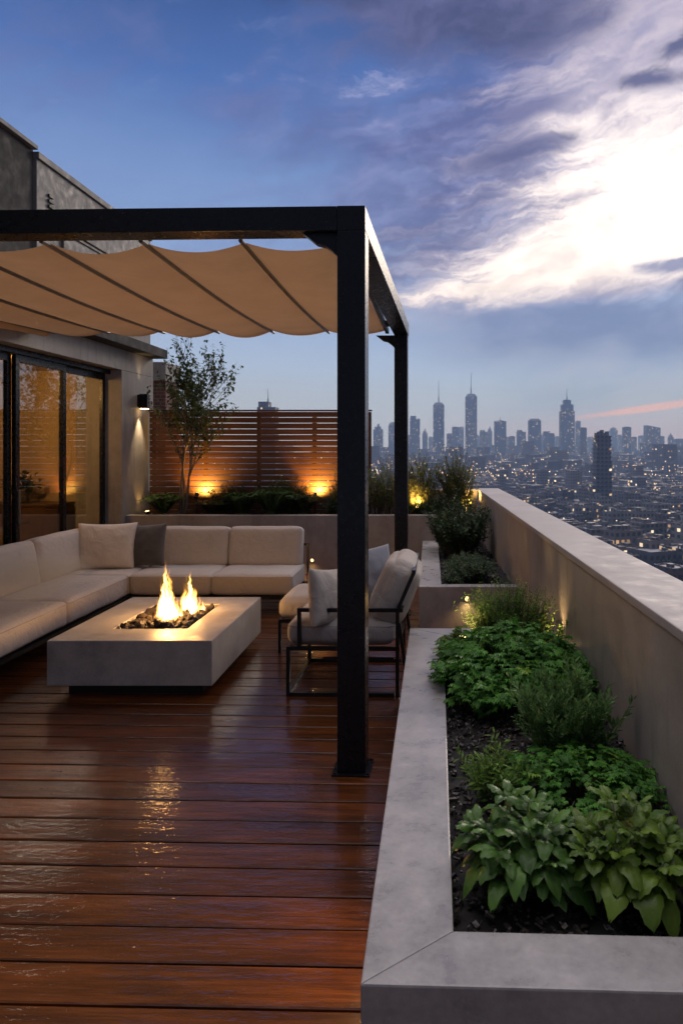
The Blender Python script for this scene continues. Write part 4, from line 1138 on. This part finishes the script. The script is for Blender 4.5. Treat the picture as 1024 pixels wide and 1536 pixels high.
# small multi-stem tree
def tree():
    r = random.Random(52)
    e = empty('small_tree', (-3.42, 9.62, 0.70), 0, 'slender multi-stemmed young tree rising above the fence', 'tree')
    tr = MB(); lv = MB(); twigs = []
    def branch(p, d, L_, rad, depth):
        pts = [p]; q_ = p.copy(); dd = d.copy(); n = 5
        for k in range(n):
            dd = (dd+rv(r, 0.16)+Vector((0, 0, 0.05))).normalized(); q_ = q_+dd*L_/n; pts.append(q_.copy())
        tr.tube(pts, [rad*(1-0.55*i/n) for i in range(n+1)], 6 if depth < 2 else 4, cap=False)
        if depth >= 3:
            twigs.append(pts); return
        kids = (5, 4, 4)[depth]
        for k in range(kids):
            i = r.randint(2, n) if k else n
            a = r.uniform(0, 2*PI); side = Vector((math.cos(a), math.sin(a), 0))
            nd = (dd*0.8+side*(0.62 if depth else 0.42)+Vector((0, 0, 0.25))).normalized()
            branch(pts[i], nd, L_*r.uniform(0.5, 0.72), rad*0.5, depth+1)
        if depth == 2: twigs.append(pts)
    for (dx_, dy_, L_, rad) in ((-0.12, 0, 1.05, 0.017), (0.05, 0.05, 1.2, 0.022), (0.2, -0.03, 1.05, 0.017), (0.32, 0.04, 0.95, 0.012)):
        branch(Vector((dx_*0.12, dy_*0.2, 0)), Vector((dx_*0.9, dy_, 1)).normalized(), L_, rad, 0)
    tr.build('trunk', M_BARK, e, smooth=True)
    for pts in twigs:
        for k in range(r.randint(8, 15)):
            i = r.randint(1, len(pts)-1); p_ = pts[i]+rv(r, .025)
            if p_.z < 0.75 and r.random() < 0.8: continue
            L_ = r.uniform(0.032, 0.064)
            lv.leaf(p_, rv(r)+Vector((0, 0, -.2)), Vector((0, 0, 1))+rv(r, .8), L_, L_*0.62, 0.12, 0.3, 2)
    lv.build('crown', M_TREELEAF, e, smooth=True)
tree()

pp = empty('potted_plant', (-5.28, 9.08, 0.957), 0, 'leafy potted plant on the indoor sideboard', 'potted plant')
MB().tube([(0, 0, 0), (0, 0, 0.01), (0, 0, 0.16), (0, 0, 0.17)], [0.06, 0.075, 0.095, 0.09], 16).build('pot', M_POT, pp, smooth=False)
r_ = random.Random(9); lv = MB()
for k in range(90):
    d = rv(r_); d.z = abs(d.z)+0.2
    lv.leaf(Vector((0, 0, 0.15))+d.normalized()*r_.uniform(0.05, 0.24), d+rv(r_, .6), Vector((0, 0, 1)), 0.14, 0.06, 0.15, 0.6, 4)
lv.build('foliage', M_DARKLEAF, pp, smooth=True)

# ------------------------------------------------------------------ garden lights
def uplight(x, y, z, label, power, target, angle=80, col=(1.0, 0.56, 0.16)):
    e = empty('garden_uplight', (x, y, z), 0, label, 'spotlight', 'garden spotlights')
    MB().tube([(0, 0, -0.28), (0, 0, 0.02)], 0.008, 6).build('spike', M_BLACK, e)
    d = (Vector(target)-Vector((x, y, z+0.05))).normalized()
    c0 = Vector((0, 0, 0.045)); 
    MB().tube([c0-d*0.045, c0+d*0.03], [0.022, 0.028], 12).build('lamp_housing', M_BLACK, e)
    MB().tube([c0+d*0.0305, c0+d*0.034], [0.024, 0.024], 12).build('lens', M_LAMP, e)
    spot('uplight_beam', Vector((x, y, z))+c0+d*0.045, target, power*4, angle, col, 0.02)
uplight(-3.24, 9.72, 0.96, 'garden spotlight at the foot of the small tree', 18, (-3.22, 9.96, 1.25), 140, (1.0, 0.52, 0.09))
uplight(-1.60, 9.72, 0.96, 'garden spotlight at the right of the slatted fence', 18, (-1.60, 9.96, 1.25), 140, (1.0, 0.52, 0.09))
uplight(-0.18, 9.50, 0.78, 'garden spotlight among the shrubs right of the rear post', 26, (-0.14, 9.80, 1.6), 130)
uplight(0.50, 9.72, 0.72, 'garden spotlight in the corner by the long parapet', 34, (0.50, 9.8, 1.5), 130)
uplight(-3.88, 9.62, 0.72, 'garden spotlight at the foot of the concrete column', 1.0, (-3.99, 9.62, 1.3), 80)
uplight(0.21, 4.50, 0.40, 'garden spotlight at the far left corner of the herb planter', 3.2, (0.26, 4.45, 1.0), 130, (1.0, 0.66, 0.22))
uplight(0.745, 4.30, 0.40, 'garden spotlight against the parapet behind the parsley', 2.2, (0.80, 4.30, 1.0), 75, (1.0, 0.62, 0.26))

def steplight(loc, face, label, power, target, r=0.02, angle=150, lens=None):
    """recessed round light; face = outward direction"""
    e = empty('step_light', loc, 0, label, 'wall light', 'recessed step lights')
    f = Vector(face)
    MB().tube([f*0.0005, f*0.006], r*1.35, 16).build('trim_ring', M_FRAME, e)
    MB().tube([f*0.0065, f*0.009], r, 16).build('lens', lens or M_STEP, e)
    spot('step_light_beam', Vector(loc)+f*0.03, target, power*4, angle, (1.0, 0.60, 0.22), 0.02)
steplight((0.325, 6.188, 0.345), (0, -1, 0), 'glowing step light on the front of the middle planter', 1.6, (0.33, 5.9, 0.0))
steplight((-1.55, 9.20, 0.19), (0, -1, 0), 'step light low on the back planter right of the sofa', 2.0, (-1.55, 8.9, 0.0), angle=165)
steplight((-0.158, 2.35, 0.33), (-1, 0, 0), 'step light hidden on the deck side of the near planter', 1.4, (-0.5, 2.2, 0.0), 0.03, 150, M_LAMP)
steplight((0.62, 1.600, 0.22), (0, -1, 0), 'step light on the front face of the near planter', 0.5, (0.62, 1.3, 0.1), angle=150)

# ------------------------------------------------------------------ the city
GZ = -58.3
def city_mat(name, walls, roofs, litp, lit, win=(3.2, 3.4), attr=True):
    m, nt, b = mat_new(name)
    g = nt.node('ShaderNodeNewGeometry')
    P = g.outputs['Position']; Nn = g.outputs['True Normal']
    x, y, z = nt.sep(P); nx, ny, nz = nt.sep(Nn)
    top = nt.smooth(nz, 0.4, 0.6)
    if attr:
        at = nt.node('ShaderNodeAttribute', attribute_name='tone'); tone = at.outputs['Fac']
    else:
        tone = nt.node('ShaderNodeObjectInfo').outputs['Random']
    dirt = nt.noise(P, 0.22, 5, 0.6)
    cw = nt.ramp(tone, [(i/(len(walls)-1), c_) for i, c_ in enumerate(walls)])
    cr = nt.ramp(nt.m('FRACT', nt.mul(tone, 7.3)), [(i/(len(roofs)-1), c_) for i, c_ in enumerate(roofs)])
    u = nt.m('DIVIDE', nt.add(nt.mul(x, nt.m('ABSOLUTE', ny)), nt.mul(y, nt.m('ABSOLUTE', nx))), win[0]); v = nt.m('DIVIDE', z, win[1])
    fu = nt.m('FRACT', u); fv = nt.m('FRACT', v)
    mask = nt.mul(nt.mul(nt.m('GREATER_THAN', fu, 0.22), nt.m('LESS_THAN', fu, 0.78)), nt.mul(nt.m('GREATER_THAN', fv, 0.3), nt.m('LESS_THAN', fv, 0.82)))
    mask = nt.mul(mask, nt.sub(1.0, top))
    wn = nt.node('ShaderNodeTexWhiteNoise', noise_dimensions='3D')
    nt.l.new(nt.comb(nt.m('FLOOR', u), nt.m('FLOOR', v), nt.mul(nt.m('FLOOR', nt.mul(tone, 400)), 1.0)), wn.inputs['Vector'])
    rnd = wn.outputs['Value']
    on = nt.m('GREATER_THAN', rnd, 1-litp)
    base = nt.mix(top, nt.mix(nt.mul(mask, 0.85), cw, (0.03, 0.035, 0.045)), cr)
    base = nt.mix(nt.lin(dirt, 0.35, 0.7, 0, 0.45), base, (0.06, 0.06, 0.065))
    nt.put(b.inputs['Base Color'], base); b.inputs['Roughness'].default_value = 0.7
    hue = nt.m('FRACT', nt.mul(rnd, 913.7))
    ec = nt.mix(hue, (1.0, 0.55, 0.22), (1.0, 0.85, 0.62))
    nt.put(b.inputs['Emission Color'], ec)
    nt.put(b.inputs['Emission Strength'], nt.mul(nt.mul(on, mask), nt.mul(nt.add(hue, 0.3), lit)))
    m.cycles.emission_sampling = 'NONE'
    return m
walls_ = [(0.10, 0.10, 0.11), (0.20, 0.19, 0.18), (0.12, 0.09, 0.08), (0.30, 0.29, 0.29), (0.13, 0.13, 0.15), (0.22, 0.19, 0.17)]
roofs_ = [(0.10, 0.10, 0.12), (0.40, 0.41, 0.44), (0.05, 0.05, 0.06), (0.18, 0.18, 0.21), (0.12, 0.08, 0.07), (0.55, 0.56, 0.60), (0.07, 0.07, 0.08)]
M_CITY = city_mat('city_blocks', walls_, roofs_, 0.06, 1.6)
M_HOUSE = city_mat('city_house', walls_, roofs_, 0.06, 1.0, attr=False)
M_TOWER = city_mat('glass_tower', [(0.07, 0.08, 0.10), (0.11, 0.12, 0.14), (0.09, 0.09, 0.10)], [(0.1, 0.1, 0.11), (0.16, 0.16, 0.18)], 0.10, 1.0, (4.5, 4.2), attr=False)
M_DARKTOWER = city_mat('dark_tower', [(0.13, 0.118, 0.112), (0.19, 0.175, 0.165)], [(0.16, 0.16, 0.17), (0.2, 0.2, 0.2)], 0.06, 1.2, (3.6, 3.6), attr=False)
M_MAST = simple('mast_steel', (0.25, 0.24, 0.24), 0.5, 0, 0.5, 0.1, 0.1, 0)
M_ANT = emit('mast_lights', (1.0, 0.75, 0.6), 1.2)

def ground():
    m, nt, b = mat_new('city_ground')
    P = nt.node('ShaderNodeNewGeometry').outputs['Position']
    x, y, z = nt.sep(P)
    n = nt.noise(P, 0.02, 6, 0.6)
    c = nt.mix(nt.lin(n, 0.35, 0.65), (0.022, 0.026, 0.022), (0.05, 0.05, 0.054))
    nt.put(b.inputs['Base Color'], c); b.inputs['Roughness'].default_value = 0.8
    return m
tag(MB().prism([(-4100, -50), (4100, -50), (4100, 3700), (-4100, 3700)], GZ-2, GZ).build('city_ground', ground()), kind='structure')

def house_mesh(seed):
    r = random.Random(seed); mb = MB()
    w, d, h = r.uniform(9, 17), r.uniform(9, 17), r.uniform(6, 14)
    mb.box(-w/2, w/2, -d/2, d/2, 0, h)
    # roof parapet
    for (x0, x1, y0, y1) in ((-w/2, w/2, -d/2, -d/2+.35), (-w/2, w/2, d/2-.35, d/2), (-w/2, -w/2+.35, -d/2+.36, d/2-.36), (w/2-.35, w/2, -d/2+.36, d/2-.36)):
        mb.box(x0, x1, y0, y1, h+0.01, h+0.8)
    for k in range(r.randint(1, 4)):
        a, b_ = r.uniform(-w*.32, w*.32), r.uniform(-d*.32, d*.32); s_ = r.uniform(1.0, 2.6)
        mb.box(a-s_, a+s_*r.uniform(.5, 1), b_-s_*.7, b_+s_*.7, h+0.02, h+r.uniform(1.0, 3.2))
    if r.random() < 0.6:
        w2, d2, h2 = w*r.uniform(.4, .7), r.uniform(4, 8), h*r.uniform(.4, .8)
        mb.box(-w2, w2*.3, -d/2-d2, -d/2-0.02, 0, h2)
    if r.random() < 0.4:   # pitched roof on the wing
        n = len(mb.v); x0, x1, y0, y1 = w/2+.02, w/2+6, -d*.4, d*.4; zz = h*.55
        mb.v += [(x0, y0, 0), (x1, y0, 0), (x1, y1, 0), (x0, y1, 0), (x0, y0, zz), (x1, y0, zz), (x1, y1, zz), (x0, y1, zz), ((x0+x1)/2, y0, zz+2.6), ((x0+x1)/2, y1, zz+2.6)]
        mb.f += [tuple(n+i for i in f) for f in ((0,1,5,8,4),(2,3,7,9,6),(1,2,6,5),(3,0,4,7),(4,8,9,7),(8,5,6,9))]
    me = bpy.data.meshes.new('city_house'); me.from_pydata(mb.v, [], mb.f); me.materials.append(M_HOUSE)
    return me
hm = [house_mesh(100+i) for i in range(14)]
rc = random.Random(77)
mbc = MB(); lights = []; trees_ = []
cand = []
def street(x, y):   # gaps between blocks
    return (x*0.93+y*0.36) % 92 < 12 or (y*0.93-x*0.36) % 120 < 13
Y = 90.0
while Y < 1150:
    st_ = 15.5
    X = -0.75*Y-40
    while X < 0.95*Y+60:
        x, y = X+rc.uniform(-4, 4), Y+rc.uniform(-4, 4)
        if not street(x, y):
            cand.append((x, y))
        X += st_
    Y += st_
tower_spots = [(158, 617, 26), (70, 560, 14)]
cand = [c_ for c_ in cand if all((c_[0]-tx)**2+(c_[1]-ty)**2 > tr_**2 for tx, ty, tr_ in tower_spots)]
# those that show largest: right of the parapet edge and near
def seen(x, y): 
    u = x/y
    return 0.09 < u < 0.40 and y > 292
near = sorted([c_ for c_ in cand if seen(*c_)], key=lambda c_: c_[1])[:240]
nearset = set(near)
for i, (x, y) in enumerate(near):
    o = bpy.data.objects.new('city_house', hm[rc.randrange(14)]); COL.objects.link(o)
    o.location = (x, y, GZ); o.rotation_euler = (0, 0, 0.37+rc.choice((0, PI/2, PI, -PI/2))); s_ = rc.uniform(0.7, 1.15); o.scale = (s_, s_, s_*rc.uniform(.7, 1.25))
    tag(o, 'low flat-roofed city house far below the terrace', 'house', 'low houses of the city below')
ca, sa = math.cos(0.37), math.sin(0.37)
def cbox(x, y, w, d, h, z0=GZ):
    n = len(mbc.v)
    for (sx, sy) in ((-1, -1), (1, -1), (1, 1), (-1, 1)):
        lx, ly = sx*w/2, sy*d/2; mbc.v.append((x+lx*ca-ly*sa, y+lx*sa+ly*ca, z0))
    for i in range(4): a = mbc.v[n+i]; mbc.v.append((a[0], a[1], z0+h))
    mbc.f += [tuple(n+i for i in f) for f in ((4,5,6,7),(0,1,5,4),(1,2,6,5),(2,3,7,6),(3,0,4,7))]
    tn_ = rc.random(); mbc.tone += [tn_]*5
for (x, y) in cand:
    if (x, y) in nearset: continue
    h = rc.uniform(6, 15) if rc.random() < 0.93 else rc.uniform(16, 34)
    if y < 300: h = 5+h*0.25
    w, d = rc.uniform(9, 15), rc.uniform(9, 15)
    cbox(x, y, w, d, h)
    if rc.random() < 0.6: cbox(x+rc.uniform(-3, 3), y+rc.uniform(-3, 3), rc.uniform(2, 5), rc.uniform(2, 5), rc.uniform(1, 3.5), GZ+h+0.02)
Y = 1160.0
while Y < 3550:
    st_ = 24+Y*0.012
    X = -0.7*Y
    while X < 0.8*Y:
        x, y = X+rc.uniform(-.3, .3)*st_, Y+rc.uniform(-.3, .3)*st_
        if not street(x*0.6, y*0.6):
            q_ = rc.random(); dens = min(1, (Y-1100)/1500)
            if q_ < 0.72-0.25*dens: h = rc.uniform(8, 20)
            elif q_ < 0.95: h = rc.uniform(18, 40)
            elif q_ < 0.992: h = rc.uniform(38, 62)
            else: h = rc.uniform(60, 60+30*dens)
            cbox(x, y, st_*rc.uniform(.45, .8), st_*rc.uniform(.45, .8), h)
        X += st_
    Y += st_
co = mbc.build('distant_city', M_CITY); tag(co, 'blue hazy mass of far city blocks below the skyline', 'city', None, 'stuff')

# street and rooftop lamps
def lamps(n, seed, mat, name, label, r0, r1, ymin, ymax, zmin, zmax, power=1.0):
    r = random.Random(seed); mb = MB()
    for i in range(n):
        y = ymin+(ymax-ymin)*r.random()**power; x = y*r.uniform(-0.25, 0.62)
        if mnoise.noise(Vector((x*0.006, y*0.004, seed)))+r.uniform(-.35, .35) < 0.0: continue
        z = GZ+r.uniform(zmin, zmax); s_ = r.uniform(r0, r1)
        n_ = len(mb.v)
        mb.v += [(x+s_, y, z), (x-s_, y, z), (x, y+s_, z), (x, y-s_, z), (x, y, z+s_), (x, y, z-s_)]
        mb.f += [tuple(n_+k for k in f) for f in ((0,2,4),(2,1,4),(1,3,4),(3,0,4),(2,0,5),(1,2,5),(3,1,5),(0,3,5))]
    return tag(mb.build(name, mat), label, 'city lights', None, 'stuff')
M_L1 = emit('street_lamp_amber', (1.0, 0.56, 0.24), 7.0)
M_L2 = emit('street_lamp_white', (1.0, 0.86, 0.70), 6.0)
M_L3 = emit('street_lamp_dim', (1.0, 0.70, 0.42), 2.6)
lamps(3400, 5, M_L1, 'city_lights', 'amber specks of city street lights', 0.22, 0.62, 900, 3200, 9, 26)
lamps(1800, 6, M_L2, 'city_lights', 'white specks of city street lights', 0.22, 0.62, 900, 3200, 9, 28)
lamps(700, 8, M_L3, 'city_lights', 'dim warm lights among the nearer roofs', 0.25, 0.5, 320, 1200, 8, 16)
lamps(150, 9, M_L3, 'city_lights', 'brighter amber lamps in the nearer streets', 0.25, 0.45, 380, 1100, 8, 15)

# treetops between the houses
M_CTREE = foliage('city_tree_leaf', (0.018, 0.030, 0.014), (0.045, 0.060, 0.028), 0.7, 0.1, 0.5)
rt = random.Random(31); mbt = MB()
def crownblob(x, y, z, s_):
    for k in range(70):
        d = rv(rt).normalized()*rt.random()**0.4; p_ = Vector((x+d.x*s_, y+d.y*s_, z+d.z*s_*0.8))
        L_ = rt.uniform(0.9, 1.9)
        mbt.leaf(p_, rv(rt), Vector((0, 0, 1))+rv(rt, .7), L_, L_*0.9, 0.2, 0.3, 2)
for i in range(420):
    y = rt.uniform(300, 1000); x = y*rt.uniform(0.02, 0.42)
    if i < 90: y = rt.uniform(330, 560); x = y*rt.uniform(0.07, 0.17)
    crownblob(x, y, GZ+rt.uniform(5, 9), rt.uniform(3, 5.5))
tag(mbt.build('city_trees', M_CTREE), 'dark treetops scattered between the city houses', 'trees', None, 'stuff')

# skyline towers
def tower(pxc, wpx, top, Dm, label, crown='flat', spire=None, mat=None, depth=None, name='skyscraper'):
    x = (pxc-VX)/F*Dm; w = wpx/F*Dm; H = HC+(VY-top)/F*Dm-GZ
    dp = depth or w*0.9
    e = empty(name, (x, Dm, GZ), 0, label, 'skyscraper', 'skyline towers')
    mb = MB(); M_ = mat or M_TOWER
    if crown == 'flat':
        mb.box(-w/2, w/2, -dp/2, dp/2, 0, H*0.985); mb.box(-w*.3, w*.32, -dp*.3, dp*.3, H*0.985+.05, H)
    elif crown == 'bands':
        k = 3.6; zz = 0.0; i = 0
        while zz < H*0.93:
            ww = w*(1.0 if zz < H*0.62 else 0.88); x0 = -ww/2-(w*0.22 if zz < H*0.34 else 0)
            mb.box(x0, ww/2, -dp/2, dp/2, zz, zz+k*0.72)
            mb.box(x0-0.7, ww/2+0.7, -dp/2-0.9, dp/2+0.5, zz+k*0.73, zz+k*0.98); zz += k; i += 1
        for j in range(5): mb.box(-w*.42+j*w*.17, -w*.42+j*w*.17+w*.12, -dp*.3, dp*.3, zz+.05, zz+(H-zz)*(0.5+0.5*((j*7) % 3)/2))
    elif crown == 'notch':
        mb.box(-w/2, w/2, -dp/2, dp/2, 0, H*0.94); mb.box(-w/2*.9, w*.1, -dp*.4, dp*.4, H*0.94+.05, H)
    elif crown == 'setback':
        a = HC+(VY-top-17)/F*Dm-GZ; b_ = HC+(VY-top-7)/F*Dm-GZ
        mb.box(-w/2, w/2, -dp/2, dp/2, 0, a); mb.box(-w*.42, w*.42, -dp*.42, dp*.42, a+.05, b_); mb.box(-w*.27, w*.27, -dp*.27, dp*.27, b_+.05, H)
    elif crown == 'taper':
        a = H*0.955
        mb.box(-w/2, w/2, -dp/2, dp/2, 0, a)
        n = len(mb.v)
        mb.v += [(-w/2, -dp/2, a+.05), (w/2, -dp/2, a+.05), (w/2, dp/2, a+.05), (-w/2, dp/2, a+.05), (-w*.3, -dp*.3, H), (w*.3, -dp*.3, H), (w*.3, dp*.3, H), (-w*.3, dp*.3, H)]
        mb.f += [tuple(n+i for i in f) for f in ((4,5,6,7),(0,1,5,4),(1,2,6,5),(2,3,7,6),(3,0,4,7))]
    elif crown == 'slant':
        n = len(mb.v); a = H*0.93
        mb.v += [(-w/2, -dp/2, 0), (w/2, -dp/2, 0), (w/2, dp/2, 0), (-w/2, dp/2, 0), (-w/2, -dp/2, H), (w/2, -dp/2, a), (w/2, dp/2, a), (-w/2, dp/2, H)]
        mb.f += [tuple(n+i for i in f) for f in ((4,5,6,7),(0,1,5,4),(1,2,6,5),(2,3,7,6),(3,0,4,7))]
    elif crown == 'round':
        mb.box(-w/2, w/2, -dp/2, dp/2, 0, H*0.9)
        mb.tube([(0, 0, H*0.9+.05), (0, 0, H*0.95), (0, 0, H*0.985), (0, 0, H)], [w*.48, w*.44, w*.3, w*.12], 12)
    elif crown == 'spike':
        mb.box(-w/2, w/2, -dp/2, dp/2, 0, H*0.86); mb.box(-w*.36, w*.3, -dp*.36, dp*.3, H*0.86+.05, H*.93); mb.box(-w*.1, w*.12, -dp*.1, dp*.1, H*.93+.05, H)
    mb.build('tower_body', M_, e)
    if spire:
        Hs = HC+(VY-spire)/F*Dm-GZ; k = Dm/F
        MB().tube([(0, 0, H+.1), (0, 0, H+(Hs-H)*.3), (0, 0, H+(Hs-H)*.31), (0, 0, Hs)], [1.3*k, 0.9*k, 0.55*k, 0.3*k], 6).build('spire', M_MAST, e)
    return e
tower(567, 14, 636, 2600, 'jagged tower at the right end of the slatted fence', 'spike')
tower(589, 13, 633, 2700, 'round-topped tower just left of the rear pergola post', 'round')
tower(622, 15, 624, 2500, 'broad flat tower just right of the rear pergola post', 'notch')
tower(637, 8, 643, 2900, 'slim low tower left of the first spired tower', 'spike')
tower(657.5, 16.5, 604, 2500, 'slender tower with a needle mast, the shorter of the spired pair', 'taper', 571)
tower(674, 9, 650, 2700, 'squat tower touching the spired tower on its right', 'flat')
tower(682.5, 10, 640, 2800, 'dark half of the twin blocks between the two spired towers', 'flat')
tower(691.5, 7.5, 640, 3300, 'paler half of the twin blocks between the two spired towers', 'flat')
tower(706, 17, 591, 2500, 'tallest tower with the longest needle mast', 'taper', 560)
tower(725, 12, 645, 2900, 'stepped pale block right of the tallest tower', 'notch')
tower(734, 7, 640, 3200, 'thin pale tower with a pointed top right of the tallest tower', 'spike')
tower(749.5, 17, 631, 2400, 'wide flat tower with a short aerial', 'flat', 625)
tower(767, 9, 654, 2700, 'low block beside the wide flat tower', 'flat')
tower(781, 13, 645, 2700, 'low slab between two mid-height towers', 'notch')
tower(801, 17.5, 628, 2400, 'mid-height tower with a sloping crown', 'taper')
tower(822, 16, 647, 2600, 'low stepped block left of the tall setback tower', 'notch')
tower(849.5, 20, 600, 2300, 'tall stepped tower with a short spire on the right', 'setback', 582)
tower(866, 7, 631, 2800, 'thin tower tucked behind the stepped tower', 'flat')
tower(874, 9, 641, 2000, 'dark narrow tower right of the stepped tower', 'flat', None, M_DARKTOWER)
tower(902, 23, 645, 617, 'dark blocky high-rise standing nearer than the skyline', 'bands', None, M_DARKTOWER, 15)
tower(919, 11, 641, 3300, 'pale round-topped tower behind the dark high-rise', 'round')
tower(939, 11, 640, 2400, 'dark flat tower right of the nearer high-rise', 'flat')
tower(950, 7, 655, 2700, 'small low block on the right side of the skyline', 'flat')
tower(977, 20, 638, 2500, 'broad slant-topped tower near the right edge', 'slant')
tower(992, 6, 654, 2800, 'thin low tower right of the slant-topped one', 'flat')
tower(1005, 7, 650, 2700, 'little stepped tower near the right edge', 'spike')
tower(1020, 19, 658, 2600, 'low wide block at the right edge of the skyline', 'flat')
tower(402, 27, 603, 900, 'dark tower with an aerial peeping over the fence', 'notch', 583, M_DARKTOWER)
for (pxm, wm, topm, Dm, lab) in ((610, 9, 652, 3400, 'faint block behind the rear pergola post'), (646, 8, 655, 3500, 'faint low block left of the shorter spired tower'), (716, 7, 652, 3500, 'faint block at the foot of the tallest tower'), (758, 8, 655, 3500, 'faint block right of the tower with the aerial'), (812, 8, 652, 3400, 'faint block right of the sloping-topped tower'), (836, 8, 654, 3500, 'faint block at the left foot of the stepped tower'), (884, 8, 655, 3500, 'faint block left of the dark high-rise'), (930, 7, 652, 3500, 'faint block between the dark high-rise and the flat tower'), (961, 8, 653, 3500, 'faint block left of the slant-topped tower')):
    tower(pxm, wm, topm, Dm, lab, rc.choice(('flat', 'notch', 'taper')))

# ------------------------------------------------------------------ haze
hz = MB().box(-4200, 4200, -60, 3800, GZ-3.5, 275).build('haze', None or bpy.data.materials.new('haze_air'))
mh = hz.data.materials[0]; mh.use_nodes = True
nt = NT(mh.node_tree); nt.n.clear()
out = nt.node('ShaderNodeOutputMaterial'); pv = nt.node('ShaderNodeVolumePrincipled')
pv.inputs['Color'].default_value = (0.33, 0.53, 1.0, 1); pv.inputs['Density'].default_value = 0.00030
pv.inputs['Anisotropy'].default_value = 0.3; pv.inputs['Absorption Color'].default_value = (1, 1, 1, 1)
nt.l.new(pv.outputs[0], out.inputs['Volume'])
mh.cycles.homogeneous_volume = True
tag(hz, kind='stuff')

# ------------------------------------------------------------------ render settings
scene.view_settings.view_transform = 'Standard'; scene.view_settings.look = 'None'
scene.view_settings.exposure = 0; scene.view_settings.gamma = 1
cy_ = scene.cycles
cy_.use_denoising = True
cy_.max_bounces = 8; cy_.diffuse_bounces = 3; cy_.glossy_bounces = 4; cy_.transparent_max_bounces = 12; cy_.volume_bounces = 0
cy_.sample_clamp_indirect = 6.0
cy_.caustics_reflective = False; cy_.caustics_refractive = False
scene.render.film_transparent = False
